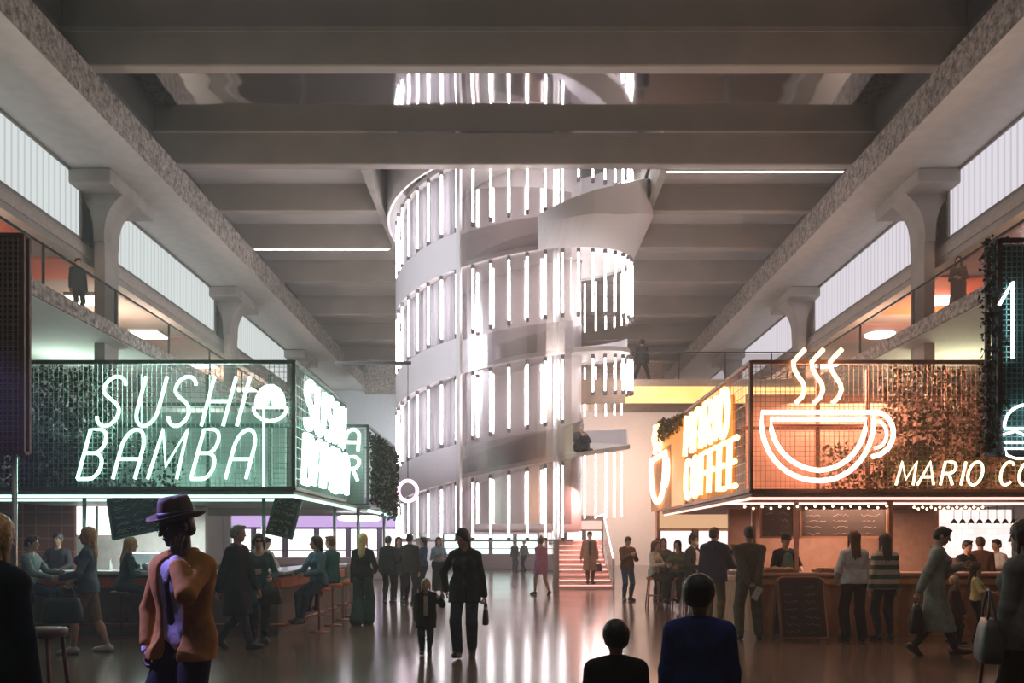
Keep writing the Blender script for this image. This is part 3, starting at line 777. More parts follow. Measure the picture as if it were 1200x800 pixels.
# tubes
back = MB(); step = 360 / 46.0; nt_ = 0
for k in range(4):
    for i in range(46):
        ph = -112 + i * step; P = 360 * k + ph
        zt = zb(P) - .14
        zl = (zb(P - 360) + RH + .14) if k else 1.75
        front = ph < 100
        if front and ph > 27:
            if k == 0 or (k == 1 and ph < 30): continue
            if k == 1: zt, zl = zb(P) - .2, zb(P) - 1.35
            if k == 2: zl = zb(P) - 2.15
            if k == 3: zl = zb(P - 360) + 2.3
        if not front and k == 0: zl = 2.6
        p0, p1 = tp(TR, P, zl), tp(TR, P, zt)
        if front:
            t = MB().tube([p0, p1], .033, 8).build('light_tube', tube_m, tower)
            for q_, za, zc in ((p0, zl - .12, zl + .02), (p1, zt - .02, zt + .12)):
                MB().box(q_[0]-.06, q_[0]+.06, q_[1]-.06, q_[1]+.06, za, zc, bev=.015).build('clip', clip_m, t)
            nt_ += 1
        else: back.tube([p0, p1], .028, 6)
tag(back.build('light_tube', tube_m, tower), kind='stuff')
# seam fin, glass drum, poles
strip(-25.2, -23.4, lambda P: 2.0, lambda P: 15.0, TR + .14, .16, 1).build('fin', white_m, tower)
strip(-23, 27, lambda P: 2.2, lambda P: 13.2, TR - .22, .02).build('glass_drum', gl_m, tower)
for P, R in ((19, 4.2), (150, 3.9), (-150, 3.9), (-75, 3.6)):
    x, y, z = tp(R, P, 0); MB().lathe([(.10, 0), (.10, 15.4)], (x, y, 0), 16).build('pole', white_m, tower)
MB().lathe([(2.4, 2.0), (2.5, 2.1), (2.5, 17)], (TX, TY, 0), 48).build('added_core', mat('core_plaster', (.78, .71, .71), rough=.28, var=.05, scale=.5), tower)  # pale drum added to brighten the middle of the spiral
# low ring that holds the bottoms of the lowest tubes
strip(-112, 26, lambda P: 1.62, lambda P: 1.70, TR + .06, .12).build('ring', rib_m, tower)
# ------------------------------------------------------------------ staircase inside the spiral
st = empty('staircase', (2.35, 29.2, 0), 'pale staircase glowing pink that climbs into the spiral', 'staircase')
stm = mat('stair_white', (.70, .50, .45), rough=.5, var=.05); nz = glow('stair_led', (1.0, .42, .34), 2.2)
NS, RI, TD = 10, .17, .32
for i in range(NS):
    x0 = 1.43 + .018 * i; x1 = 3.35 - .018 * i
    s_ = MB().box(x0, x1, 29.2 + TD * i, 29.2 + TD * NS + .02, RI * i, RI * (i + 1) - .03).build('step', stm, st)
    MB().box(x0 - .01, x1 + .01, 29.18 + TD * i, 29.2 + TD * (i + 1), RI * (i + 1) - .03, RI * (i + 1), bev=.006).build('nosing', stm, s_)
    MB().box(x0 + .03, x1 - .03, 29.185 + TD * i, 29.199 + TD * i, RI * (i + 1) - .055, RI * (i + 1) - .035).build('light_strip', nz, s_)
MB().box(1.43, 3.35, 29.2 + TD * NS, 36, 1.5, RI * NS).build('landing', stm, st)
for x in (1.40, 3.38):
    mb = MB(); mb.prism([(29.15, 0), (29.2 + TD * NS, RI * NS - .1), (29.2 + TD * NS, RI * NS + .95), (29.15, 1.0)], x - .02, x + .02, 'x'); mb.build('glass_side', gl_m, st)
    MB().tube([(x, 29.15, 1.02), (x, 29.2 + TD * NS, RI * NS + .97), (x, 36, RI * NS + .97)], .03, 8).build('handrail', glow('rail_led', (1, .85, .8), 2.0), st)
    MB().box(x - .04, x + .04, 29.1, 29.18, 0, 1.05, bev=.01).build('newel_post', white_m, st)
# ------------------------------------------------------------------ single-line lettering for neon tubes (unit box 0..1 by 0..1)
def _rev(l): return l[::-1]
GL = {
 'S': [arc(.5, .76, .40, .24, 15, 180, 9) + bez((.10, .76), (.10, .56), (.90, .52), (.90, .26), 8)[1:] + arc(.5, .26, .40, .26, 0, -165, 10)[1:]],
 'U': [[(.06, 1), (.06, .32)] + arc(.5, .32, .44, .32, 180, 360, 12)[1:] + [(.94, 1)]],
 'H': [[(.06, 0), (.06, 1)], [(.94, 0), (.94, 1)], [(.06, .5), (.94, .5)]],
 'I': [[(.5, 0), (.5, 1)]],
 'B': [[(.06, 0), (.06, 1), (.5, 1)] + arc(.5, .76, .34, .24, 90, -90, 8)[1:] + [(.06, .52)], [(.5, .52)] + arc(.54, .26, .40, .26, 90, -90, 9) + [(.06, 0)]],
 'A': [[(.04, 0), (.04, .62)] + arc(.5, .62, .46, .38, 180, 0, 12)[1:] + [(.96, 0)], [(.04, .40), (.96, .40)]],
 'a': [[(0, 0), (.5, 1), (1, 0)], [(.18, .35), (.82, .35)]],
 'M': [[(.0, 0), (.08, 1), (.5, .25), (.92, 1), (1, 0)]],
 'R': [[(.06, 0), (.06, 1), (.5, 1)] + arc(.52, .75, .40, .25, 90, -90, 9)[1:] + [(.06, .5)], [(.5, .5), (.95, 0)]],
 'O': [arc(.5, .5, .46, .5, 90, 450, 24)],
 'C': [arc(.52, .5, .46, .5, 45, 315, 18)],
 'F': [[(.08, 0), (.08, 1), (.92, 1)], [(.08, .52), (.75, .52)]],
 'E': [[(.92, 1), (.08, 1), (.08, 0), (.92, 0)], [(.08, .52), (.75, .52)]],
 '1': [[(.0, .66), (.62, 1), (.62, 0)]],
 'P': [[(.06, 0), (.06, 1), (.5, 1)] + arc(.52, .74, .40, .26, 90, -90, 9)[1:] + [(.06, .48)]],
}
def neon_word(parent, chars, o, ux, uz, cw, ch, r, m, gap=.22, shear=0.0, widths={}, n=7, name='letter'):
    """letters as tube meshes; o = lower left corner, ux/uz = unit vectors along the line and up"""
    o, ux, uz = Vector(o), Vector(ux), Vector(uz); x = 0.0
    for c in chars:
        w = cw * widths.get(c, 1.0)
        if c != ' ':
            mb = MB()
            for st_ in GL[c]: mb.tube([o + ux * (x + p[0]*w + shear*p[1]*ch) + uz * p[1]*ch for p in st_], r, n)
            mb.build(name, m, parent)
        x += w + gap * cw
    return x - gap * cw
def px_tube(mb, pts, Y, r, n=8, closed=False):
    return mb.tube([at(u, v, Y) for u, v in pts], r, n, closed)
# ------------------------------------------------------------------ market stalls
mint = glow('neon_mint', (.50, 1.0, .80), 3.0); mint_hot = glow('neon_mint_hot', (.66, 1.0, .86), 5.0); mint_dim = glow('led_mint', (.55, 1.0, .86), 1.6)
amber = glow('neon_amber', (1.0, .55, .20), 3.6); coral = glow('neon_coral', (1.0, .50, .36), 6.0); cream = glow('neon_cream', (1.0, .74, .42), 3.0); steam_m = glow('neon_steam', (1.0, .55, .25), 4.0)
pink_led = glow('led_pink', (1.0, .52, .42), 1.8)
wire_g = mat('wire_green', (.30, .36, .33), rough=.4, metal=.7); wire_o = mat('wire_copper', (.42, .25, .17), rough=.4, metal=.7); wire_b = mat('wire_brown', (.36, .24, .24), rough=.5, metal=.5)
steel_g = mat('steel_green', (.10, .15, .13), rough=.45, metal=.4); steel_o = mat('steel_copper', (.25, .11, .06), rough=.45, metal=.3)
leaf_d = mat('leaf_dark', (.018, .048, .026), rough=.5, var=.6, scale=3); leaf_o = mat('leaf_olive', (.17, .14, .05), rough=.5, var=.6, scale=3)
def wires(mb, plane_, a0, a1, z0, z1, c, sp=.08, t=.004):
    n = int((a1 - a0) / sp)
    for i in range(n + 1):
        a = a0 + (a1 - a0) * i / n
        mb.box(a - t, a + t, c - t, c + t, z0, z1) if plane_ == 'y' else mb.box(c - t, c + t, a - t, a + t, z0, z1)
    n = int((z1 - z0) / sp)
    for i in range(n + 1):
        z = z0 + (z1 - z0) * i / n
        mb.box(a0, a1, c - t, c + t, z - t, z + t) if plane_ == 'y' else mb.box(c - t, c + t, a0, a1, z - t, z + t)
    return mb
def ivy(name, label, boxes, m, seed, size=.07):
    """uncountable leaves in a few boxes (x0,x1,y0,y1,z0,z1,count, fade)"""
    rnd = random.Random(seed); mb = MB()
    for x0, x1, y0, y1, z0, z1, n, fade in boxes:
        for _ in range(n):
            u = rnd.random()
            if fade: u = u ** (1.0 + fade)
            p = Vector((x0 + (x1 - x0) * u, rnd.uniform(y0, y1), rnd.uniform(z0, z1)))
            s = size * rnd.uniform(.6, 1.4); R = Matrix.Rotation(rnd.uniform(0, 2*PI), 3, 'Z') @ Matrix.Rotation(rnd.uniform(-1.3, 1.3), 3, 'X') @ Matrix.Rotation(rnd.uniform(0, 2*PI), 3, 'Y')
            q = [(0, 0, 0), (.45, .4, .12), (0, 1.1, 0), (-.45, .4, .12)]
            v = [p + R @ (Vector(a) * s) for a in q]
            mb.add(v, [(0, 1, 2), (0, 2, 3)])
    return tag(mb.build(name, m, fix=False), label, 'ivy', kind='stuff')

def frame_box(x0, x1, y0, y1, z0, z1, r=.03):
    mb = MB()
    for x in (x0, x1):
        for y in (y0, y1): mb.box(x - r, x + r, y - r, y + r, z0, z1)
    for z in (z0, z1):
        for y in (y0, y1): mb.box(x0, x1, y - r, y + r, z - r, z + r)
        for x in (x0, x1): mb.box(x - r, x + r, y0, y1, z - r, z + r)
    return mb
# ---- sushi stall, left
LX0, LX1, LY0, LY1, LZ0, LZ1 = -9.9, -3.62, 14.0, 18.25, 2.46, 4.53
ls = empty('market_stall', (-6.6, 16.2, 0), 'green lit sushi stall under a wire mesh sign box with neon lettering', 'market stall')
wires(MB(), 'y', LX0, LX1, LZ0, LZ1, LY0).build('mesh_panel', wire_g, ls)
wires(MB(), 'x', LY0, LY1, LZ0, LZ1, LX1, .16).build('mesh_panel', wire_g, ls)
frame_box(LX0, LX1, LY0, LY1, LZ0, LZ1).build('frame', steel_g, ls)
MB().box(LX0, LX1, LY0 + .0, 19.6, LZ0 - .10, LZ0 - .03, bev=.02).build('canopy', mat('canopy_green', (.30, .36, .34), rough=.5), ls)
MB().box(LX0, LX1 - .9, LY1 - 1.4, LY1 - 1.35, LZ0, LZ1 - .4).build('back_panel', mat('sign_back_green', (.34, .42, .39), rough=.6, var=.3, scale=1.5), ls)
mb = MB()
for x in (-7.9, -6.6, -5.4, -4.3): mb.box(x - .03, x + .03, 15.0, 15.06, LZ0, LZ1)
mb.box(LX0, LX1, 15.0, 15.06, 3.6, 3.66)
mb.build('inner_bracing', steel_g, ls)
mb = MB().box(LX0, LX1 + .02, 14.10, 14.15, LZ0 - .145, LZ0 - .102); mb.box(LX0, LX1 - .2, 15.3, 15.35, LZ0 - .145, LZ0 - .102); mb.box(LX1 - .05, LX1, 14.1, 19.5, LZ0 - .145, LZ0 - .102)
mb.build('light_strip', mint_dim, ls)
for u, Y in ((99, 14.75), (309, 14.75), (392, 18.9)):
    p = at(u, 600, Y); MB().tube([(p.x, Y, 1.13), (p.x, Y, LZ0 - .1)], .035, 10).build('post', mat('post_steel', (.45, .52, .5), rough=.35, metal=.7), ls)
# tiled wall, light box, back shelf
tile_m = pattern('brown_tile', (.19, .07, .05), (.34, .17, .12), 'brick', (3.6, 1, 3.6), .4, rot=(PI/2, 0, 0), bw=1.0, bh=1.0, offset=0.0, mortar=.05)
MB().box(-13.0, -9.35, 18.2, 18.35, 0, 2.5).build('tiled_wall', tile_m, ls)
MB().box(-9.35, -6.6, 18.2, 18.35, 0, 2.36).build('back_wall', mat('grey_wall', (.40, .36, .34), rough=.7), ls)
lb = MB().box(-9.3, -8.42, 18.12, 18.199, 1.74, 2.34).build('light_box', glow('light_box', (1, .97, .92), 1.3), ls)
MB().box(-8.88, -8.84, 18.10, 18.12, 1.74, 2.34).build('divider', steel_g, lb)
MB().box(-9.0, -6.7, 17.75, 18.19, .85, .9, bev=.01).build('back_shelf', mat('steel_shelf', (.5, .52, .52), rough=.3, metal=.8), ls)
# counters
top_m = mat('counter_top_white', (.62, .66, .68), rough=.18, var=.05); body_m = mat('counter_body', (.17, .125, .105), rough=.6); rail_o = mat('orange_rail', (.62, .16, .04), rough=.4)
bc = empty('bar_counter', (-6.8, 15, 0), 'white topped sushi bar counter with orange lip wrapping the green stall', 'counter')
mb = MB().box(-10.2, -4.0, 14.45, 15.0, 0, 1.03); mb.box(-4.5, -4.0, 15.0, 19.6, 0, 1.03); mb.build('body', body_m, bc)
mb = MB().box(-10.2, -3.86, 14.28, 15.05, 1.03, 1.09, bev=.012); mb.box(-4.6, -3.86, 15.05, 19.7, 1.03, 1.09, bev=.012); mb.build('worktop', top_m, bc)
mb = MB().box(-10.2, -3.9, 14.33, 14.45, .80, .98, bev=.02); mb.box(-4.0, -3.9, 14.45, 19.6, .80, .98, bev=.02); mb.build('lip', rail_o, bc)
mb = MB().tube([(-10.1, 14.28, .2), (-3.84, 14.28, .2), (-3.84, 19.6, .2)], .022, 8); mb.build('foot_rail', mat('copper_tube', (.35, .14, .07), rough=.35, metal=.8), bc)
def bar_stool(x, y, seat_z, seat_m, leg_m, label, group=None, kind='disc', r=.18):
    t = empty('bar_stool', (x, y, 0), label, 'bar stool', group)
    MB().lathe([(r*.9, seat_z - .07), (r, seat_z - .05), (r, seat_z - .015), (r*.92, seat_z)], (x, y, 0), 20).build('seat', seat_m, t)
    if kind == 'disc':
        MB().lathe([(.022, .02), (.022, seat_z - .07)], (x, y, 0), 10).build('pole', leg_m, t)
        MB().lathe([(.17, 0), (.17, .012), (.05, .03)], (x, y, 0), 20).build('base', leg_m, t)
        MB().tube([(x + .13*math.cos(a*PI/8), y + .13*math.sin(a*PI/8), .3) for a in range(16)], .011, 6, True).build('footrest', leg_m, t)
    else:
        for sx in (-1, 1):
            for sy in (-1, 1): MB().tube([(x + sx*.11, y + sy*.11, seat_z - .06), (x + sx*.17, y + sy*.17, 0)], .017, 8).build('leg', leg_m, t)
        q = .155; MB().tube([(x-q, y-q, .28), (x+q, y-q, .28), (x+q, y+q, .28), (x-q, y+q, .28)], .011, 6, True).build('footrest', leg_m, t)
    return t
seat_d = mat('seat_brown', (.10, .055, .035), rough=.5); pole_d = mat('pole_bronze', (.11, .06, .045), rough=.4, metal=.5)
seat_or = mat('seat_orange', (.62, .17, .05), rough=.5); pole_r = mat('pole_red', (.40, .13, .08), rough=.4)
bar_stool(-6.42, 13.95, .78, seat_d, pole_d, 'brown disc stool under the seated woman with fair hair and dark trousers')
bar_stool(-7.95, 13.95, .78, seat_d, pole_d, 'brown disc stool under the seated man at the far end of the sushi counter')
SL = [(-3.42, 14.95, 'orange stool under the woman in denim jacket at the counter corner'), (-3.46, 16.25, 'orange stool under the person in teal, second from the counter corner')]
for x, y, l in SL: bar_stool(x, y, .80, seat_or, pole_r, l)
for y in (17.35, 18.3, 19.2): bar_stool(-3.48, y, .80, seat_or, pole_r, 'empty orange stool in the row along the aisle side of the sushi counter', 'empty orange stools')
# ---- neon signs of the sushi stall
sg = empty('neon_sign', (-5.7, 13.93, LZ0 + .1), 'large mint neon sign reading SUSHI BAMBA on the front of the green stall', 'neon sign')
def px_letters(parent, items, ybot, ytop, Y, r, m, shear):
    for c, x0, w in items:
        mb = MB()
        for s_ in GL[c]: mb.tube([at(x0 + p[0]*w + shear*p[1]*(ybot - ytop), ybot - p[1]*(ybot - ytop), Y) for p in s_], r, 8)
        mb.build('letter', m, parent)
px_letters(sg, [('S', 107, 31), ('U', 154, 28), ('S', 191, 29), ('H', 234, 29), ('I', 276, 3)], 499, 441, 13.93, .028, mint, .27)
px_letters(sg, [('B', 89, 27), ('A', 131, 28), ('M', 173, 34), ('B', 222, 26), ('A', 263, 26)], 561, 503, 13.93, .028, mint, .27)
bw = empty('neon_sign', at(316, 492, 13.93), 'small mint neon rice bowl to the right of the word SUSHI', 'neon sign')
px_tube(MB(), arc(316.5, 477, 19.5, 16, 0, 180, 16) + [(297, 477)] + [(336, 477)], 13.93, .024).build('bowl_outline', mint_hot, bw)
mb = MB()
for k in range(4): px_tube(mb, arc(316.5, 474, 16.5 - 4*k, 22 - 5*k, 180, 360, 14), 13.93, .026)
mb.build('rice_mound', mint_hot, bw)
px_tube(MB(), [(309, 478), (309, 570)], 13.93, .022).build('stem', mint_dim, bw)
s2 = empty('neon_sign', (-3.52, 16, LZ0 + .1), 'bold mint neon sign reading SUSHI BAMBA on the aisle side of the green stall', 'neon sign')
neon_word(s2, 'SUSHI', (-3.52, 14.3, 3.52), (0, 1, 0), (0, 0, 1), .62, .82, .05, mint_hot, gap=.28, shear=.18, widths={'I': .15})
neon_word(s2, 'BAMBA', (-3.52, 14.2, 2.58), (0, 1, 0), (0, 0, 1), .62, .82, .05, mint_hot, gap=.25, shear=.18)
ivy('ivy', 'dark green ivy climbing behind the mesh at the far end of the sushi sign', [(-9.85, -6.7, 14.1, 14.55, 2.5, 4.5, 9500, .45), (-8.2, -5.6, 14.1, 14.5, 2.47, 3.3, 1500, .5)], leaf_d, 3)
# ---- second green stall behind
g2 = empty('market_stall', (-6, 21.7, 0), 'smaller green stall behind the sushi stall, with one ivy clad side', 'market stall')
wires(MB(), 'y', -9.0, -3.42, 2.46, 4.3, 19.9).build('mesh_panel', wire_g, g2)
frame_box(-9.0, -3.42, 19.9, 24.4, 2.46, 4.3).build('frame', steel_g, g2)
MB().box(-9.0, -3.35, 19.8, 24.6, 2.36, 2.44, bev=.02).build('canopy', MATS['canopy_green'], g2)
MB().box(-9.0, -3.6, 20.3, 20.36, 2.47, 4.28).build('back_panel', MATS['sign_back_green'], g2)
MB().box(-3.42, -3.37, 19.85, 24.5, 2.29, 2.35).build('light_strip', mint_dim, g2)
MB().box(-8.8, -4.0, 20.4, 21.0, 0, 1.05).build('counter', body_m, g2)
for p in ((-3.7, 20.2), (-3.7, 24.2)): MB().tube([(p[0], p[1], 0), (p[0], p[1], 2.36)], .04, 10).build('post', MATS['post_steel'], g2)
s3 = empty('neon_sign', (-3.7, 19.85, 2.6), 'mint neon letters A and R stacked on the stall behind the sushi stall', 'neon sign')
px_letters(s3, [('A', 403, 17)], 528, 503, 19.82, .035, mint_hot, .1); px_letters(s3, [('R', 403, 17)], 563, 535, 19.82, .035, mint_hot, .1)
ivy('ivy', 'dense dark ivy hanging on the aisle side of the stall behind the sushi stall', [(-3.42, -3.3, 20.1, 24.3, 2.5, 4.15, 4200, 0), (-3.42, -3.32, 21.5, 24.2, 2.25, 2.6, 420, 0)], leaf_d, 5, .075)
rg = empty('neon_sign', at(478, 588, 26), 'small pink neon ring hanging beyond the ivy clad stall', 'neon sign')
MB().tube([at(478 + 11*math.cos(a*PI/12), 575 + 12*math.sin(a*PI/12), 26) for a in range(24)], .05, 8, True).build('tube_ring', glow('neon_pink', (1, .45, .8), 4), rg)
p = at(478, 563, 26); MB().tube([p, (p.x, p.y, 7.0)], .012, 6).build('cable', dark_m, rg)
MB().box(p.x - 2.2, p.x + .1, p.y - .05, p.y + .05, 7.0, 7.1).build('bracket', dark_m, rg)
p = at(421, 607, 21.9)
hl = empty('pendant_lamp', p, 'round glowing ring lamp below the canopy behind the sushi stall', 'pendant lamp')
MB().tube([(p.x + .48*math.cos(a*PI/14), p.y + .48*math.sin(a*PI/14), p.z) for a in range(28)], .06, 8, True).build('ring', glow('ring_lamp', (1, .9, .97), 4), hl)
for a in (0, 2.1, 4.2): MB().tube([(p.x + .48*math.cos(a), p.y + .48*math.sin(a), p.z), (p.x, p.y, 2.36)], .008, 5).build('cord', dark_m, hl)
# ---- hanging menu boards of the sushi stall
board_m = mat('menu_board', (.018, .022, .02), rough=.5); chalk = mat('chalk', (.42, .45, .40), rough=.9); chalk_g = mat('chalk_green', (.20, .42, .30), rough=.9); chalk_o = mat('chalk_orange', (.55, .32, .14), rough=.9)
def squiggles(mb, P, w, h, rows, cols, seed, t=.006):
    """illegible chalk strokes on a board; P(u, v) gives the point"""
    rnd = random.Random(seed)
    for i in range(rows):
        for j in range(cols):
            u0 = w * (j + .12) / cols; u1 = w * (j + .12 + rnd.uniform(.4, .75)) / cols; v = h * (1 - (i + .6) / rows)
            pts = []; n = 9
            for q in range(n + 1): pts.append(P(u0 + (u1 - u0) * q / n, v + rnd.uniform(-.22, .22) * h / rows))
            mb.tube(pts, t, 4)
    return mb
def hung_board(u, v, Y, w, h, roll, label, seed, tilt=8):
    c = at(u, v, Y); R = Matrix.Rotation(math.radians(roll), 3, 'Y') @ Matrix.Rotation(math.radians(-tilt), 3, 'X')
    t = empty('menu_board', c, label, 'menu board')
    M4 = Matrix.Translation(c) @ R.to_4x4()
    MB().box(-w/2, w/2, -.015, .015, -h/2, h/2, M4).build('board', board_m, t)
    fr = MB()
    for a in ((-w/2, w/2, h/2 - .03, h/2 + .01), (-w/2, w/2, -h/2 - .01, -h/2 + .03), (-w/2 - .01, -w/2 + .03, -h/2, h/2), (w/2 - .03, w/2 + .01, -h/2, h/2)): fr.box(a[0], a[1], -.026, .02, a[2], a[3], M4)
    fr.build('frame', steel_g, t)
    P = lambda a, b: c + R @ Vector((a - w/2, -.018, b - h/2))
    squiggles(MB(), lambda a, b: P(a*.9 + w*.05, b), w, h, 7, 2, seed).build('writing', chalk_g if seed % 2 else chalk_o, t)
    squiggles(MB(), lambda a, b: P(a*.9 + w*.05, b + .03), w, h, 5, 3, seed + 9).build('writing', chalk, t)
    for sx in (-1, 1):
        q = c + R @ Vector((sx*w*.4, 0, h/2)); MB().tube([q, (q.x, q.y, LZ0 - .1)], .006, 5).build('chain', dark_m, t)
hung_board(166, 601, 14.9, 1.12, .72, -12, 'wide dark menu board hanging tilted left of the man in the hat', 3)
hung_board(334, 602, 14.9, .46, .80, 13, 'narrow dark menu board hanging tilted at the corner of the sushi stall', 4)
# ---- things on the sushi counter
dc = empty('display_case', (-6.35, 14.75, 1.09), 'small glass display case on the sushi counter beside the man in the hat', 'display case')
MB().box(-6.75, -5.9, 14.6, 14.95, 1.09, 1.13, bev=.008).build('base', MATS['steel_shelf'], dc)
MB().box(-6.74, -5.91, 14.61, 14.94, 1.13, 1.42).build('glass', glassy('case_glass', (.8, .9, .95), .8, .03), dc)
MB().box(-6.70, -5.95, 14.9, 14.93, 1.38, 1.41).build('lamp', glow('case_lamp', (.8, .95, 1), 3), dc)
rnd = random.Random(2)
for i in range(6):
    x = -6.65 + i*.13; MB().lathe([(.045, 1.131), (.05, 1.15), (.05, 1.19), (.03, 1.205)], (x, 14.75, 0), 12).build('sushi_roll', mat('sushi_%d' % (i % 2), ((.7, .7, .66), (.6, .2, .1))[i % 2], rough=.5), dc)
for i, (x, l) in enumerate(((-8.9, 'pale'), (-8.5, 'pale'), (-7.6, 'pale'))):
    t = empty('sake_bottle', (x, 17.95, .9), 'slim pale bottle standing on the steel shelf of the sushi stall', 'bottle', 'bottles on the sushi back shelf')
    MB().lathe([(.04, .9), (.042, 1.08), (.015, 1.16), (.015, 1.22)], (x, 17.95, 0), 12).build('glass_body', mat('bottle_pale', (.5, .55, .5), rough=.2), t); MB().lathe([(.018, 1.221), (.018, 1.245)], (x, 17.95, 0), 10).build('cap', rail_o, t)

# ---- coffee stall, right
RX0, RX1, RY0, RY1, RZ0, RZ1 = 3.88, 9.9, 14.0, 22.4, 2.42, 4.53
rs = empty('market_stall', (6.8, 17, 0), 'orange lit coffee stall under a copper mesh sign box with a neon cup', 'market stall')
wires(MB(), 'y', RX0, RX1, RZ0, RZ1, RY0).build('mesh_panel', wire_o, rs)
wires(MB(), 'x', RY0, RY1, RZ0, RZ1, RX0, .16).build('mesh_panel', wire_o, rs)
frame_box(RX0, RX1, RY0, RY1, RZ0, RZ1).build('frame', steel_o, rs)
MB().box(RX0, RX0 + .03, 19.3, 19.36, RZ0, RZ1).build('frame_post', steel_o, rs)
MB().box(RX0, RX1, RY0, 22.4, RZ0 - .10, RZ0 - .03, bev=.02).build('canopy', mat('canopy_copper', (.50, .30, .22), rough=.5), rs)
MB().box(RX0 + .35, RX1, 15.6, 15.65, RZ0, RZ1 - .25).build('back_panel', mat('sign_back_orange', (.74, .46, .36), rough=.6, var=.3, scale=1.5), rs)
MB().box(RX0 - .03, RX0 - .008, 19.4, 22.35, RZ0, RZ1 - .12).build('amber_glow_panel', mat('amber_emissive', (.8, .3, .05), rough=.4, var=.25, scale=1.2, emit=(1, .34, .04), estr=.55), rs)  # emission puts the orange glow into the panel itself
MB().box(RX0 + .12, RX0 + .16, 15.65, 19.3, RZ0, RZ1 - .25).build('back_panel', mat('sign_back_amber', (.85, .36, .06), rough=.6, var=.3, scale=1.5), rs)
mb = MB()
for x in (5.2, 6.05, 7.4, 8.7): mb.box(x - .03, x + .03, 14.6, 14.66, RZ0, RZ1)
mb.box(RX0, RX1, 14.6, 14.66, 3.5, 3.56); mb.build('inner_bracing', steel_o, rs)
mb = MB().box(RX0, RX1, 14.10, 14.14, RZ0 - .14, RZ0 - .102); mb.box(RX0 + .02, RX0 + .06, 14.1, 22.3, RZ0 - .14, RZ0 - .102); mb.box(RX0, RX1, 15.9, 15.94, RZ0 - .14, RZ0 - .102); mb.build('light_strip', pink_led, rs)
for u, Y, m_ in ((933, 15.6, MATS['led_pink']), (1043, 15.3, steel_o), (883, 16.2, steel_o)):
    p = at(u, 600, Y); MB().box(p.x - .035, p.x + .035, Y - .035, Y + .035, 1.0, RZ0 - .1).build('post', m_ if m_ is steel_o else mat('post_pink', (.6, .36, .3), rough=.4), rs)
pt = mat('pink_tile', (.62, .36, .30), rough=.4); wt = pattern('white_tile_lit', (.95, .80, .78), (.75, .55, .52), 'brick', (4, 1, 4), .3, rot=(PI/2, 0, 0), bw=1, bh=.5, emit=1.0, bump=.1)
MB().box(4.6, 9.9, 18.3, 18.42, 0, 2.3).build('back_wall', mat('brown_wall', (.36, .19, .13), rough=.6), rs)
MB().box(9.1, 10.6, 18.20, 18.299, 1.25, 2.28).build('lit_tiles', wt, rs)  # the light on these tiles is put into their material as emission
MB().box(7.9, 9.05, 18.22, 18.299, .9, 2.2).build('wall_panel', mat('panel_tan', (.45, .27, .19), rough=.6), rs)
wood = pattern('counter_wood', (.40, .17, .07), (.55, .26, .11), 'wavy', (.8, 6, 1.5), .45, bump=.05)
cc = empty('bar_counter', (7, 15, 0), 'orange wooden coffee counter with pale top along the front of the coffee stall', 'counter')
mb = MB().box(4.15, 10.2, 14.5, 15.1, 0, 1.0); mb.box(4.15, 4.7, 15.1, 19.0, 0, 1.0); mb.build('body', wood, cc)
mb = MB().box(4.05, 10.2, 14.38, 15.15, 1.0, 1.06, bev=.012); mb.box(4.05, 4.75, 15.15, 19.1, 1.0, 1.06, bev=.012); mb.build('worktop', mat('counter_top_pink', (.62, .34, .24), rough=.25), cc)
mb = MB().box(4.05, 10.2, 14.42, 14.499, .86, .96, bev=.015); mb.box(4.06, 4.149, 14.5, 19.0, .86, .96, bev=.015); mb.build('lip', mat('lip_amber', (.70, .30, .09), rough=.4), cc)
# menu boards
def flat_board(u0, v0, u1, v1, Y, label, rows, cols, seed, fm_):
    a, b_ = at(u0, v1, Y), at(u1, v0, Y); w, h = b_.x - a.x, b_.z - a.z
    t = empty('menu_board', (a.x + w/2, Y, a.z), label, 'menu board')
    MB().box(a.x, b_.x, Y, Y + .03, a.z, b_.z).build('board', mat('black_board', (.045, .028, .022), rough=.6), t)
    fr = MB(); e = .035
    for q in ((a.x - e, b_.x + e, b_.z, b_.z + e), (a.x - e, b_.x + e, a.z - e, a.z), (a.x - e, a.x, a.z, b_.z), (b_.x, b_.x + e, a.z, b_.z)): fr.box(q[0], q[1], Y - .02, Y + .04, q[2], q[3])
    fr.build('frame', fm_, t)
    squiggles(MB(), lambda p, q: Vector((a.x + p, Y - .004, a.z + q)), w, h, rows, cols, seed, .005).build('writing', mat('chalk_dim', (.30, .20, .17), rough=.9), t)
    for x in (a.x + .1, b_.x - .1): MB().tube([(x, Y, b_.z + .03), (x, Y, RZ0 - .1)], .008, 5).build('hanger', dark_m, t)
fw = mat('frame_wood', (.28, .12, .06), rough=.5)
flat_board(893, 589, 929, 628, 16.1, 'small blackboard menu above the barista, left of the wide blackboard', 5, 2, 11, fw)
flat_board(939, 585, 1038, 628, 16.1, 'wide blackboard menu above the coffee counter with three columns of chalk writing', 6, 3, 12, fw)
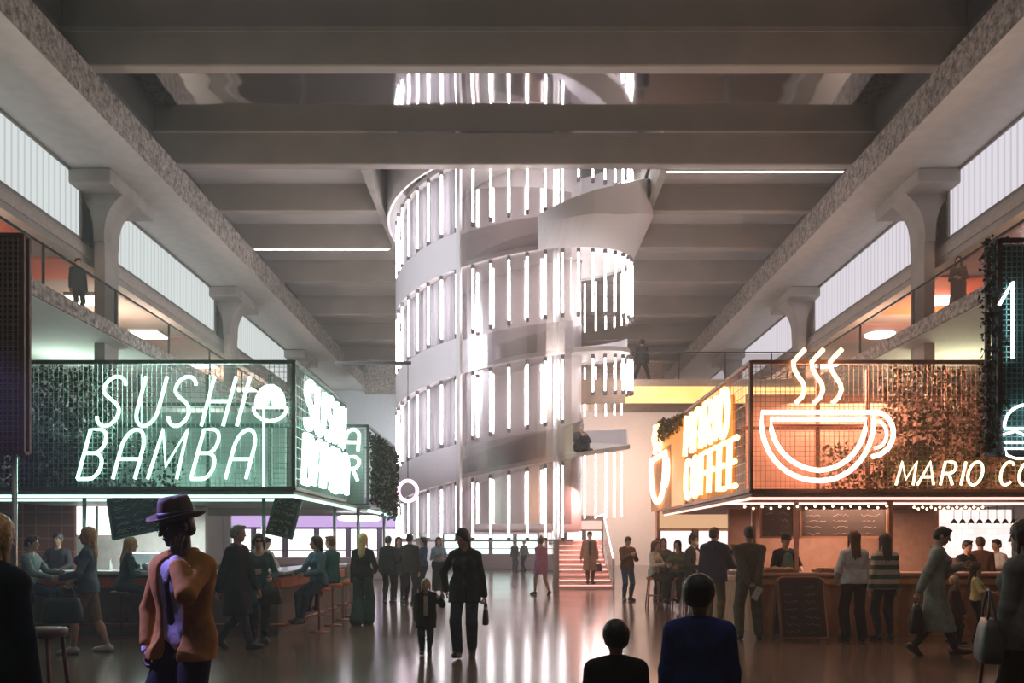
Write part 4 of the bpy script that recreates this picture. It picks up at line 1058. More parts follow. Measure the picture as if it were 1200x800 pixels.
# cup sign, front
CY = 13.92
cs = empty('neon_sign', at(960, 562, CY), 'large glowing neon coffee cup on the front of the coffee stall', 'neon sign')
ob = [(893, 483)] + [(u, v) for u, v in bez((892.5, 500), (897, 540), (925, 563), (960, 563), 10)] + bez((960, 563), (992, 563), (1017, 540), (1023, 505), 10)[1:] + [(1024, 483)]
px_tube(MB(), ob, CY, .038, closed=True).build('outer_tube', coral, cs)
ib = [(903, 491)] + bez((904, 503), (910, 532), (935, 550), (960, 551), 8) + bez((960, 551), (985, 550), (1008, 532), (1014, 503), 8)[1:] + [(1015, 491)]
px_tube(MB(), ib, CY, .038, closed=True).build('inner_tube', coral, cs)
hd = [(1024, 483)] + bez((1030, 483), (1048, 488), (1052, 512), (1040, 526), 10) + [(1032, 532), (1022, 535)]
px_tube(MB(), hd, CY, .038).build('handle_tube', coral, cs)
px_tube(MB(), [(1026, 494)] + bez((1032, 494), (1041, 500), (1042, 515), (1032, 523), 8) + [(1025, 525)], CY, .026).build('handle_tube', coral, cs)
px_tube(MB(), [(905, 498), (1012, 498)], CY, .02).build('coffee_line', mat('coffee_line', (.5, .16, .1), rough=.4), cs)
for k in range(3):
    pts = [(238, 72), (212, 98), (186, 128), (190, 158), (208, 190), (230, 222), (236, 250), (224, 282), (196, 308)]
    px_tube(MB(), [(880 + (a + 81*k)/3.75, 390 + b_/3.75) for a, b_ in pts], CY, .036).build('steam_tube', steam_m, cs)
sm = empty('neon_sign', at(1120, 570, CY), 'warm white neon sign reading MARIO COFFEE across the ivy of the coffee stall', 'neon sign')
px_letters(sm, [('M', 1050, 20), ('a', 1075, 19), ('R', 1101, 16), ('I', 1125, 2), ('O', 1131, 18), ('C', 1169, 17), ('O', 1191, 18), ('F', 1215, 15), ('F', 1235, 15), ('E', 1255, 15), ('E', 1275, 15)], 568, 541, CY, .022, cream, .22)
ms = empty('neon_sign', (3.8, 17, RZ0 + .1), 'bold amber neon sign reading MARIO COFFEE on the aisle side of the coffee stall', 'neon sign')
neon_word(ms, 'MARIO', (3.80, 19.05, 3.50), (0, -1, 0), (0, 0, 1), .70, .84, .055, amber, gap=.32, shear=.15, widths={'I': .15})
neon_word(ms, 'COFFEE', (3.80, 19.05, 2.55), (0, -1, 0), (0, 0, 1), .58, .82, .055, amber, gap=.32, shear=.12)
c2 = empty('neon_sign', (3.8, 22.6, RZ0 + .2), 'tall neon cup with steam at the far corner of the coffee stall', 'neon sign')
S2 = lambda a, z: (3.80, 23.7 - a, z)
MB().tube([S2(p, q) for p, q in [(0, 3.85)] + bez((0, 3.5), (.2, 2.8), (.7, 2.65), (1.1, 2.65), 8) + bez((1.1, 2.65), (1.6, 2.7), (2.1, 2.9), (2.2, 3.6), 8)[1:] + [(2.2, 3.85)]], .07, 8, True).build('cup_tube', coral, c2)
MB().tube([S2(p, q) for p, q in bez((2.2, 3.7), (2.7, 3.7), (2.7, 3.1), (2.1, 3.0), 8)], .06, 8).build('handle_tube', coral, c2)
for k in range(2): MB().tube([S2(.6 + .7*k + .15*math.sin(q*1.1), 4.0 + q*.09) for q in range(9)], .07, 8).build('steam_tube', amber, c2)
MB().box(3.84, 3.88, 21.0, 24.0, 2.45, 4.0).build('mounting_board', MATS['sign_back_amber'], c2)
MB().box(3.86, 3.95, 22.3, 24.0, 4.0, 4.06).build('bracket', steel_o, c2)
ivy('ivy', 'olive ivy climbing behind the copper mesh beside the neon cup', [(8.9, 6.15, 14.1, 14.5, 2.5, 4.5, 4600, .35), (6.9, 5.1, 14.1, 14.4, 2.45, 3.2, 1300, .5)], leaf_o, 8)
ivy('ivy', 'amber lit ivy along the top of the aisle side of the coffee stall past the neon letters', [(3.72, 3.87, 19.5, 22.3, 4.2, 4.55, 420, 0), (3.74, 4.0, 21.4, 22.4, 4.3, 4.7, 160, 0)], leaf_o, 9, .09)
# pendant lamps over the lit tiles
for i in range(8):
    p = at(1118 + 10*i, 611, 16.6); t = empty('pendant_lamp', p, 'small dark pendant lamp in the row before the lit white tiles', 'pendant lamp', 'row of small pendant lamps')
    MB().lathe([(.055, p.z - .04), (.045, p.z + .01), (.015, p.z + .05)], (p.x, p.y, 0), 12).build('shade', dark_m, t); MB().ball((p.x, p.y, p.z - .045), .03, 8).build('bulb', glow('warm_bulb', (1, .7, .4), 6), t); MB().tube([(p.x, p.y, p.z + .05), (p.x, p.y, RZ0 - .1)], .006, 5).build('cord', dark_m, t)
# rows of glowing dots added in place of illegible lettering under the canopy
for a, b_, l in (((4.1, 15.2, 2.24), (6.5, 14.9, 2.24), 'front part'), ((7.0, 14.95, 2.22), (8.2, 14.95, 2.22), 'right part')):
    t = empty('lettering_dots', a, 'tiny warm dots in place of lettering under the %s of the coffee stall canopy' % l, 'lettering')
    n = 16; pts = [(a[0] + (b_[0]-a[0])*i/n, a[1] + (b_[1]-a[1])*i/n, a[2] - .03*math.sin(i*PI/2)**2) for i in range(n + 1)]
    MB().tube(pts, .006, 5).build('cable', dark_m, t)
    for q in pts: MB().ball((q[0], q[1], q[2] - .03), .022, 8).build('bulb', MATS['warm_bulb'], t)
# ---- A-frame board
af = empty('sandwich_board', (4.6, 13.75, 0), 'dark folding chalkboard with rounded top standing before the coffee counter', 'sandwich board')
o_ = [(-.37, .06), (.37, .06), (.37, .93)] + arc(.25, .93, .12, .10, 0, 90, 5) + arc(-.25, .93, .12, .10, 90, 180, 5) + [(-.37, .93)]
for s, yb in ((1, 0), (-1, 0)):
    a = math.radians(13 * s); M4 = Matrix.Translation(Vector((4.6, 13.75 - .24 * s, 0))) @ Matrix.Rotation(-a, 4, 'X')
    mb = MB(); mb.prism(o_, -.012, .012, 'y'); mb.v = [M4 @ v for v in mb.v]; lf = mb.build('leaf_board', MATS['black_board'], af)
    mb = MB(); q = [M4 @ Vector((x, -.002, z)) for x, z in o_]; mb.tube(q, .028, 8, True)
    for sx in (-1, 1): mb.tube([M4 @ Vector((sx*.37, 0, .1)), M4 @ Vector((sx*.37, 0, 0.012))], .026, 8)
    mb.build('frame', fw, af)
    if s > 0: squiggles(MB(), lambda p, q2: M4 @ Vector((p - .32, -.015, q2 + .1)), .64, .85, 7, 2, 21, .005).build('writing', MATS['chalk_dim'], af)
MB().tube([(4.25, 13.55, .45), (4.25, 13.95, .45)], .008, 5).build('stay', dark_m, af)
# ---- things on the coffee counter
bread = mat('bread_crust', (.55, .26, .08), rough=.6, var=.3, scale=25)
def tray(x0, x1, label, items, seed):
    y0, y1 = 14.55, 14.95
    t = empty('serving_tray', ((x0+x1)/2, 14.75, 1.06), label, 'tray')
    mb = MB().box(x0, x1, y0, y1, 1.061, 1.075); mb.box(x0, x1, y0, y0 + .02, 1.075, 1.1); mb.box(x0, x1, y1 - .02, y1, 1.075, 1.1); mb.box(x0, x0 + .02, y0 + .02, y1 - .02, 1.075, 1.1); mb.box(x1 - .02, x1, y0 + .02, y1 - .02, 1.075, 1.1)
    mb.build('tray_body', fw, t)
    rnd = random.Random(seed)
    for i in range(items):
        x = x0 + .1 + (x1 - x0 - .2) * (i % 4) / 3; y = y0 + .11 + .18 * (i // 4 % 2)
        tag(MB().ball((x, y, 1.076 + .035), (.065, .05, .036), 12, Matrix.Rotation(rnd.uniform(-.5, .5), 3, 'Z')).build('bread_roll', bread), 'small baked roll on the %s' % label.split(' piled')[0], 'bread roll', 'rolls on ' + label.split(' piled')[0])
tray(4.25, 4.85, 'wooden tray left of the barista piled with rolls', 8, 1)
tray(5.2, 5.8, 'wooden tray right of the barista piled with rolls', 8, 2)
for x, l in ((5.95, 'leftmost of the three glass jars on the coffee counter'), (6.15, 'middle of the three glass jars on the coffee counter'), (6.35, 'rightmost of the three glass jars on the coffee counter')):
    t = empty('glass_jar', (x, 14.8, 1.06), l, 'jar')
    MB().lathe([(.065, 1.061), (.07, 1.08), (.07, 1.24), (.05, 1.27)], (x, 14.8, 0), 16).build('jar_body', mat('jar_amber', (.5, .28, .12), rough=.15), t); MB().lathe([(.055, 1.271), (.055, 1.295), (.02, 1.31)], (x, 14.8, 0), 14).build('lid', fw, t)
em = empty('espresso_machine', (4.5, 17.0, 1.06), 'copper espresso machine on the aisle side of the coffee counter', 'coffee machine')
MB().box(4.2, 4.62, 16.6, 17.4, 1.061, 1.14, bev=.01).build('drip_base', dark_m, em); MB().box(4.35, 4.62, 16.6, 17.4, 1.14, 1.42, bev=.02).build('body', mat('copper_sheet', (.6, .3, .18), rough=.25, metal=.9), em); MB().box(4.18, 4.62, 16.6, 17.4, 1.42, 1.54, bev=.03).build('head_unit', MATS['copper_sheet'], em)
for y in (16.8, 17.2):
    g = MB().lathe([(.035, 1.32), (.035, 1.42)], (4.26, y, 0), 12).build('group_head', dark_m, em); MB().tube([(4.26, y, 1.33), (4.08, y, 1.33)], .015, 8).build('handle', fw, g)
# ---- high table and stools further along the right side
ht = empty('high_table', (4.6, 23.3, 0), 'narrow orange high table beyond the coffee counter on the aisle side', 'table')
MB().box(4.25, 4.95, 21.4, 25.2, 1.0, 1.06, bev=.01).build('table_top', MATS['lip_amber'], ht)
for x in (4.33, 4.87):
    for y in (21.5, 25.1): MB().box(x - .035, x + .035, y - .035, y + .035, 0, 1.0).build('leg', fw, ht)
bar_stool(3.42, 21.0, .74, seat_or, mat('leg_wood', (.36, .15, .07), rough=.5), 'wooden four legged stool under the woman in the white jacket', None, 'legs')
bar_stool(3.95, 20.6, .74, seat_or, MATS['leg_wood'], 'wooden four legged stool under the seated woman in olive near the man with the mask', None, 'legs')
# ---- near signs on both edges
rp = empty('mesh_sign', (-6.2, 9, 0), 'tall brown wire mesh sign on a pole at the left edge', 'sign')
wires(MB(), 'y', -7.4, -5.17, 2.51, 4.80, 8.98, .055, .0045).build('mesh_panel', wire_b, rp)
MB().box(-7.4, -5.19, 9.05, 9.08, 2.53, 4.78).build('back_panel', pattern('brown_lattice', (.10, .035, .025), (.20, .09, .075), 'brick', (9, 1, 9), .6, rot=(PI/2, 0, 0), bw=1, bh=1, offset=0, mortar=.1), rp)
frame_box(-7.4, -5.17, 8.98, 9.08, 2.51, 4.80, .018).build('frame', mat('frame_rust', (.16, .09, .08), rough=.5), rp)
MB().tube([(-5.29, 9.03, 0), (-5.29, 9.03, 2.5)], .028, 10).build('pole', MATS['post_steel'], rp)
MB().lathe([(.2, 0), (.2, .02), (.05, .04)], (-5.29, 9.03, 0), 20).build('base', dark_m, rp)
tp_ = empty('mesh_sign', (5.9, 9, 0), 'tall dark teal sign with a neon numeral and burger at the right edge', 'sign')
MB().box(5.12, 7.2, 9.10, 9.16, 2.51, 4.74).build('back_panel', mat('teal_back', (.02, .09, .10), rough=.4, var=.3), tp_)
wires(MB(), 'y', 5.12, 7.2, 2.51, 4.74, 8.98, .055, .004).build('mesh_panel', mat('wire_teal', (.20, .42, .42), rough=.4, metal=.5), tp_)
frame_box(5.10, 7.2, 8.98, 9.2, 2.51, 4.74, .022).build('frame', dark_m, tp_)
MB().tube([(6.9, 9.12, 0), (6.9, 9.12, 2.5)], .04, 10).build('pole', dark_m, tp_); MB().lathe([(.22, 0), (.22, .02), (.05, .04)], (6.9, 9.12, 0), 20).build('base', dark_m, tp_)
wn = glow('neon_white', (.85, 1.0, .98), 3.0)
mb = MB(); px_tube(mb, [(1171, 357), (1187, 330), (1187, 420)], 8.93, .018); mb.build('numeral', wn, tp_)
bg = MB().tube([at(u, v, 8.93) for u, v in arc(1203, 500, 26, 26, 180, 360, 14) + [(1229, 502), (1177, 502)]], .015, 7, True).build('bun', wn, tp_)
mb = MB(); px_tube(mb, [(1176, 509), (1190, 505), (1204, 511), (1218, 505), (1231, 509)], 8.93, .013); px_tube(mb, [(1178, 518), (1230, 518)], 8.93, .015); mb.build('filling', wn, tp_)
mb = MB(); px_tube(mb, [(1178, 525), (1230, 525), (1228, 533), (1216, 537), (1190, 537), (1180, 533)], 8.93, .013, closed=True); mb.build('bun_base', wn, tp_)
ivy('ivy', 'ragged black ivy along the near edge of the teal sign', [(5.0, 5.22, 8.96, 9.2, 2.5, 4.78, 900, 0)], mat('leaf_black', (.015, .03, .025), rough=.6), 12, .05)
# near stools at both bottom edges
sr = mat('stool_red', (.12, .035, .025), rough=.45)
bar_stool(-3.88, 7.0, .86, seat_d, sr, 'dark red four legged bar stool beside the fair haired woman at the left edge', None, 'legs', .2)
bar_stool(4.12, 7.15, .86, seat_d, sr, 'dark red four legged bar stool beside the person in grey at the right edge', None, 'legs', .2)
# ---- lit shopfronts at the end of the hall
def shopfront(x0, x1, Y, label, wc, ws, bc_, bs, n, zt=2.3, dz=2.9):
    t = empty('shopfront', ((x0+x1)/2, Y, 0), label, 'shopfront')
    MB().box(x0, x1, Y, Y + .4, 0, dz + .3).build('wall', mat('shop_wall_' + str(len(MATS)), tuple(c * .5 for c in bc_), rough=.7), t)
    MB().box(x0 + .1, x1 - .1, Y - .12, Y - .001, zt + .1, dz).build('fascia', glow('fascia_%d' % len(MATS), bc_, bs), t)  # emission stands in for coloured light on this wall band
    wm = glow('shopwin_%d' % len(MATS), wc, ws); w = (x1 - x0) / n
    for i in range(n):
        g = MB().box(x0 + w*i + .12, x0 + w*(i+1) - .12, Y - .05, Y - .001, .5, zt).build('window', wm, t)
        fr = MB()
        for a in (x0 + w*i + .08, x0 + w*(i+1) - .12): fr.box(a, a + .04, Y - .08, Y - .002, .45, zt + .04)
        fr.box(x0 + w*i + .08, x0 + w*(i+1) - .08, Y - .08, Y - .002, .42, .5); fr.box(x0 + w*i + .08, x0 + w*(i+1) - .08, Y - .08, Y - .002, 1.25, 1.29)
        fr.build('window_frame', dark_m, g)
    MB().box(x0, x1, Y - .5, Y - .121, .0, .95, bev=.02).build('counter', mat('shop_counter', (.35, .28, .28), rough=.5), t)
shopfront(-13, -4.6, 38, 'white shopfront with glowing lilac fascia behind the green stalls', (1, .92, .96), 1.3, (.62, .42, .80), .8, 6, 2.2, 3.3)
shopfront(-4.4, 1.5, 52, 'far shopfront with mint windows seen below the spiral', (.75, 1, .93), 1.5, (.85, .55, .60), .9, 4, 2.1, 3.6)
shopfront(1.8, 5.2, 50, 'far shopfront with rosy fascia behind the staircase', (1, .8, .75), 1.2, (.95, .62, .52), .9, 3)
shopfront(5.0, 13, 30, 'rose lit shopfront behind the coffee stall', (1, .72, .70), 1.15, (.95, .55, .30), .6, 6, 2.0, 2.7)
# ------------------------------------------------------------------ the crowd
black = cloth('black', (.014, .014, .017)); charcoal = cloth('charcoal', (.04, .042, .048)); navy = cloth('navy', (.02, .03, .075)); denim = cloth('denim', (.06, .10, .19)); denim_l = cloth('denim_pale', (.17, .25, .32))
tealc = cloth('teal', (.03, .10, .11)); greenc = cloth('dark_green', (.03, .07, .055)); white = cloth('white', (.72, .70, .68)); cream_c = cloth('cream', (.62, .55, .45)); olive = cloth('olive', (.13, .105, .06)); tan = cloth('tan', (.38, .20, .11))
camel = cloth('camel', (.36, .17, .035)); brownc = cloth('brown', (.15, .075, .04)); greyc = cloth('grey', (.17, .18, .17)); greyg = cloth('grey_green', (.27, .31, .27)); mauve = cloth('mauve', (.42, .20, .38)); skyb = cloth('sky_blue', (.30, .52, .75)); royal = cloth('royal_blue', (.02, .045, .22)); khaki = cloth('khaki', (.24, .17, .10)); lime = cloth('pale_yellow', (.66, .62, .30)); jeans_d = cloth('jeans_dark', (.022, .032, .06))
sh_b = mat('shoe_black', (.015, .014, .014), rough=.4); sh_w = mat('shoe_white', (.55, .54, .52), rough=.5); sh_br = mat('shoe_brown', (.10, .05, .03), rough=.45)
SB, SW, SR = (sh_b, {}), (sh_w, {}), (sh_br, {})
def stripes():
    m, nt, out = _new('cloth_stripe'); b = nt.nodes.new('ShaderNodeBsdfPrincipled'); nt.links.new(b.outputs[0], out.inputs[0]); b.inputs['Roughness'].default_value = .9
    tc = nt.nodes.new('ShaderNodeTexCoord'); w = nt.nodes.new('ShaderNodeTexWave'); w.bands_direction = 'Z'; w.inputs['Scale'].default_value = 2.1; w.inputs['Distortion'].default_value = .15; w.inputs['Phase Offset'].default_value = 1.0
    nt.links.new(tc.outputs['Object'], w.inputs[0]); r = nt.nodes.new('ShaderNodeValToRGB'); r.color_ramp.interpolation = 'CONSTANT'; nt.links.new(w.outputs['Fac'], r.inputs[0])
    r.color_ramp.elements[0].color = (.04, .10, .08, 1); r.color_ramp.elements[1].position = .5; r.color_ramp.elements[1].color = (.55, .50, .40, 1)
    nt.links.new(r.outputs[0], b.inputs['Base Color']); return m
stripe = stripes()
def walk(s=.15, lead='L'):
    a, b_ = ('L', 'R') if lead == 'L' else ('R', 'L'); sa = 1 if a == 'L' else -1
    return {'foot' + a: (sa*.045, -s, .005), 'foot' + b_: (-sa*.045, s, .03), 'tip' + b_: 38, 'tip' + a: -8, 'toe' + a: sa*6, 'toe' + b_: -sa*6, 'hand' + a: (sa*.14, .09, .42), 'hand' + b_: (-sa*.14, -.13, .44)}
def sit(seat, H, fz=.25, spread=.07, fy=-.27, lean=6):
    z = (seat + .085) / H
    return dict(pelvis=(0, 0, z), footL=(spread, fy, fz / H), footR=(-spread, fy + .02, fz / H), lean=lean, H=H, toeL=8, toeR=-8)
def bag(loc, w, d, h, m, label, drop=.18, rz=0, cat='bag', name='handbag', parent=None):
    t = empty(name, (loc[0], loc[1], loc[2] - drop - h), label, cat, None, math.radians(rz))
    mb = MB(); vs = []; prof = ((.0, .80, .8), (.06, .98, 1.0), (.35, 1.0, 1.0), (.8, .86, .7), (1.0, .78, .4)); n = 20
    for z, sx, sy in prof:
        for k in range(n):
            a = 2*PI*k/n; c, s_ = math.cos(a), math.sin(a); e = .45
            vs.append((math.copysign(abs(c)**e, c)*w/2*sx, math.copysign(abs(s_)**e, s_)*d/2*sy, z*h))
    fs = [tuple(range(n))[::-1], tuple(4*n + k for k in range(n))]
    for i in range(4): fs += [(i*n+k, i*n+(k+1) % n, (i+1)*n+(k+1) % n, (i+1)*n+k) for k in range(n)]
    mb.add(vs, fs, True); mb.build('bag_body', m, t, local=True)
    mb = MB()
    for sy in (-1, 1): mb.tube([(-w*.3, sy*d*.15, h*.97)] + [(-w*.3*math.cos(a*PI/8), sy*d*.15*(1 - math.sin(a*PI/8)), h + (drop - .005)*math.sin(a*PI/8)) for a in range(9)] + [(w*.3, sy*d*.15, h*.97)], .009, 6)
    mb.build('strap', m, t, local=True)
    return t
def grip_pt(r, S, n, d=.085):
    f = unit(S['wr'+n] - S['el'+n]); return world_pt(r, S['wr'+n] + f * d * S['H'] / 1.75)
def XY(u, Y): return (u - U0) * Y / F, Y

# --- foreground
def hat_parts(r, S, part):
    R4 = Matrix.Translation(Vector(S['head'])) @ Matrix([list(S['Rh'][i]) for i in range(3)]).to_4x4(); hs = S['hs']
    felt = mat('hat_felt', (.075, .045, .03), rough=.8, var=.15)
    mb = MB(); n = 36; vs = []; prof = ((.084, .0, .098), (.125, -.004, .14), (.150, .006, .166), (.150, .012, .166), (.125, .003, .14), (.088, .012, .102), (.086, .05, .100), (.080, .10, .092), (.066, .128, .078), (.03, .122, .04))
    for i, (rx, z, ry) in enumerate(prof):
        for k in range(n):
            a = 2*PI*k/n; zz = z + (.022 * abs(math.cos(a))**2 if i in (2, 3) else 0) - (.014*(1 if math.sin(a) < -.4 else 0) * 0)
            px = 1 - (.22 if i in (7, 8) and math.sin(a) < -.2 else 0) * abs(math.cos(a))
            vs.append(R4 @ Vector((rx*px*math.cos(a)*hs*1.06, (ry*math.sin(a) + .012)*hs*1.03, (zz + .052)*hs)))
    fs = [tuple(range(n))]
    for i in range(len(prof) - 1): fs += [(i*n+k, i*n+(k+1) % n, (i+1)*n+(k+1) % n, (i+1)*n+k) for k in range(n)]
    fs.append(tuple((len(prof)-1)*n + k for k in range(n)))
    mb.add(vs, fs, True); h_ = mb.build('hat', felt, r, local=True)
    mb = MB(); vs = []
    for z in (.015, .045):
        for rr in (.0885, .0915):
            for k in range(n): a = 2*PI*k/n; vs.append(R4 @ Vector((rr*math.cos(a)*hs*1.06, (rr*1.155*math.sin(a) + .012)*hs*1.03, (z + .052)*hs)))
    fs = []
    for k in range(n):
        k2 = (k+1) % n; fs += [(n+k, n+k2, 3*n+k2, 3*n+k), (k, 2*n+k, 2*n+k2, k2), (2*n+k, 3*n+k, 3*n+k2, 2*n+k2), (k, k2, n+k2, n+k)]
    mb.add(vs, fs, True).build('hat_band', mat('hat_ribbon', (.02, .014, .012), rough=.5), h_, local=True)
    # tie, belt, phone
    Y_, Z_, H = S['Y'], S['Z'], S['H']
    part('tie', [('u', cap(S['neck'] - Y_*.052*H - Z_*.03*H, S['chest'] - Y_*.076*H, .016, .022, Y_, 2.2), 0), ('u', cap(S['chest'] - Y_*.076*H, S['waist'] - Y_*.066*H - Z_*.02*H, .022, .034, Y_, 3.0), .01)], mat('tie_silk', (.03, .02, .03), rough=.4), .006)
    e = lambda x, y, z: S['head'] + S['Rh'] @ (A3(x, y, z) * hs)
    mb = MB()
    for sx in (-1, 1): mb.tube([e(sx*.031 + .024*math.cos(a*PI/7), -.098 - .0*a, .006 + .019*math.sin(a*PI/7)) for a in range(14)], .0028, 5, True); mb.tube([e(sx*.056, -.094, .010), e(sx*.078, -.01, .012)], .0026, 5)
    mb.tube([e(-.008, -.100, .01), e(.008, -.100, .01)], .0028, 5); mb.build('glasses', dark_m, r, local=True)
person('man in brown felt hat and camel jacket holding one hand against his face', -2.06, 5.35, -22, det=3, skin='dark', hair=('crop', 'black'), H=1.78, w=.93, lean=5, hpitch=10, hyaw=-20,
       coat=(camel, dict(open=.050, hem=.47, flare=.105, name='jacket', t=.022, follow=.3, sleeve=.90, collar=1)), top=(cloth('shirt_lilac', (.62, .58, .66)), dict(t=.011, sleeve=1.02)), bottom=(black, dict(t=.02, flare=.03, kf=.015)), shoes=SB, extra=hat_parts,
       handL=(.050, -.100, .812), elbowL=(1.2, .8, -1), handR=(-.12, -.055, .50), elbowR=(-.9, .5, 0), gripL=dict(curl=.22, dirn=(-.10, .10, 1), palm=(-.45, .9, .1), spread=.2), gripR=dict(curl=.6), footL=(.06, .02, 0), footR=(-.07, -.08, 0))
def long_buttons(r, S, part):
    for i in range(3):
        for sx in (-1, 1):
            p = S['pel'] - S['Y']*.150 + S['X']*sx*.055 + S['Z']*(.24 - i*.16); MB().ball(p, (.014, .008, .014), 10).build('button', mat('button_pale', (.5, .48, .45), rough=.3), r, local=True)
person('woman with long fair hair and dark navy coat cut off by the left edge', -2.76, 4.5, 165, det=2, fem=1, hair=('long', 'blond'), H=1.70, coat=(cloth('coat_navy', (.012, .016, .035)), dict(hem=.30, flare=.12, t=.03)), bottom=(black, {}), shoes=SB, extra=long_buttons, hpitch=6)
person('boy with short black hair and blue sweater seen from behind in the foreground', 1.04, 4.8, 172, det=2, child=1, hair=('mop', 'black'), H=1.33, w=1.05, top=(royal, dict(t=.022)), bottom=(black, {}), shoes=SB, skin='tan', hyaw=-22, eyes=0)
person('small child with black hair and black top seen from behind, at the bottom centre', XY(722, 4.6)[0], 4.6, 180, det=2, child=1, hair=('mop', 'black'), H=1.10, w=1.08, top=(black, dict(t=.02)), bottom=(charcoal, {}), shoes=SB, skin='tan', eyes=0)
r, S = person('person in grey coat with a shoulder bag cut off by the right edge', 3.80, 6.3, -150, det=2, fem=1, hair=('bob', 'brown'), H=1.72, coat=(greyc, dict(hem=.45, flare=.11, t=.03)), bottom=(black, {}), shoes=SB, handL=(.13, -.06, .44), lean=4)
bag((3.50, 6.30, 1.22), .40, .17, .32, mat('bag_grey_leather', (.09, .10, .095), rough=.5), 'soft grey bag hanging at the hip of the person at the right edge', .22, 70)
# --- left group
x, y = -7.95, 13.95
person('man in grey shirt seated on the stool at the far end of the sushi counter', x, y, 95, det=1, hair=('short', 'brown'), top=(cloth('shirt_slate', (.20, .27, .27)), {}), bottom=(jeans_d, {}), shoes=SB, handL=(.10, -.24, .62), handR=(-.10, -.24, .58), **sit(.78, 1.74))
person('staff member in black with short black hair behind the sushi counter before the tiled wall', XY(68, 16.4)[0], 16.4, 5, det=1, skin='brown', hair=('short', 'black'), H=1.75, top=(black, {}), bottom=(black, {}), shoes=SB, handL=(.10, -.20, .60), handR=(-.10, -.20, .60))
r, S = person('woman in denim jacket and shorts walking left with bare legs past the sushi counter', XY(104, 12.1)[0], 12.1, -75, det=2, fem=1, hair=('long', 'blond'), H=1.78, coat=(cloth('denim_jacket', (.10, .15, .20)), dict(hem=.485, flare=.09, name='jacket', t=.018, follow=.1, collar=1)), bottom=(khaki, dict(to=.40, name='shorts', t=.014)), shoes=(sh_w, {}), footL=(.05, -.10, 0), footR=(-.05, .13, .0), handL=(.10, -.18, .60), handR=(-.10, -.12, .56), hyaw=20)
p = grip_pt(r, S, 'L'); bag((p.x + .30, p.y - .36, 1.02), .52, .2, .34, mat('bag_green', (.035, .07, .055), rough=.6), 'large dark green bag on the hip of the woman in denim jacket and shorts', .20, 8)
person('woman with fair hair and dark green clothes seated on a stool with her back turned', -6.42, 13.95, 125, det=1, fem=1, hair=('long', 'blond'), top=(greenc, {}), bottom=(cloth('trousers_green', (.02, .05, .045)), {}), shoes=SB, handL=(.11, -.22, .62), handR=(-.11, -.2, .6), **sit(.78, 1.70, .28, .1, -.29, 14))
person('grey haired man in long black coat striding behind the man in the hat', XY(276, 12.45)[0], 12.45, 78, det=1, hair=('short', 'grey'), H=1.82, lean=5, coat=(black, dict(hem=.29, flare=.12, follow=.5)), bottom=(charcoal, {}), shoes=SB, **walk(.16, 'R'))
def shades(r, S, part):
    e = lambda x, y, z: S['head'] + S['Rh'] @ (A3(x, y, z) * S['hs']); mb = MB()
    for sx in (-1, 1): mb.ball(e(sx*.031, -.092, .006), (.024, .008, .019), 10); mb.tube([e(sx*.054, -.088, .01), e(sx*.078, -.01, .012)], .003, 5)
    mb.tube([e(-.01, -.096, .01), e(.01, -.096, .01)], .003, 5); mb.build('sunglasses', mat('lens_black', (.01, .01, .01), rough=.1), r, local=True)
r, S = person('woman in dark green dress, black tights and sunglasses standing at the sushi counter', XY(303, 13.3)[0], 13.3, 22, det=1, fem=1, skin='light', hair=('bob', 'black'), H=1.70, dress=(tealc, dict(hem=.36, flare=.095)), bottom=(black, {}), shoes=(sh_b, dict(boot=.3)), handL=(.10, -.15, .60), handR=(-.06, -.17, .66), footL=(.05, .03, 0), footR=(-.04, -.06, 0), extra=shades)
p = grip_pt(r, S, 'L'); bag((p.x, p.y, p.z), .34, .14, .26, sh_b, 'black handbag held by the woman in sunglasses', .12, 20)
person('staff member in white shirt working behind the corner of the sushi counter', -4.98, 17.0, 60, det=1, hair=('short', 'black'), H=1.68, top=(white, {}), bottom=(black, {}), shoes=SB, handL=(.10, -.2, .58), handR=(-.10, -.2, .58), hpitch=15)
person('woman in denim jacket seated at the corner of the sushi counter with crossed feet', -3.42, 14.95, -40, det=1, fem=1, hair=('long', 'brown'), top=(cloth('denim_mid', (.09, .17, .23)), dict(t=.016, hem=-.03)), bottom=(jeans_d, {}), shoes=SB, handL=(.08, -.23, .60), handR=(-.08, -.24, .62), hyaw=-20, **sit(.80, 1.70, .18, .04, -.25, 8))
person('person in teal jacket seated second from the corner of the sushi counter', -3.46, 16.25, -110, det=1, hair=('short', 'auburn'), top=(cloth('teal_jacket', (.02, .13, .13)), dict(t=.018)), bottom=(black, {}), shoes=SB, handL=(.1, -.22, .6), handR=(-.1, -.22, .6), **sit(.80, 1.72, .25))
person('woman with wavy fair hair, black top and wide dark trousers seen from behind', XY(425, 16.3)[0], 16.3, 172, det=1, fem=1, hair=('long', 'blond'), H=1.74, top=(black, dict(t=.014)), bottom=(greenc, dict(flare=.075, t=.014)), shoes=SB, handR=(-.10, -.12, .58), footL=(.05, .06, 0), footR=(-.04, -.05, 0))
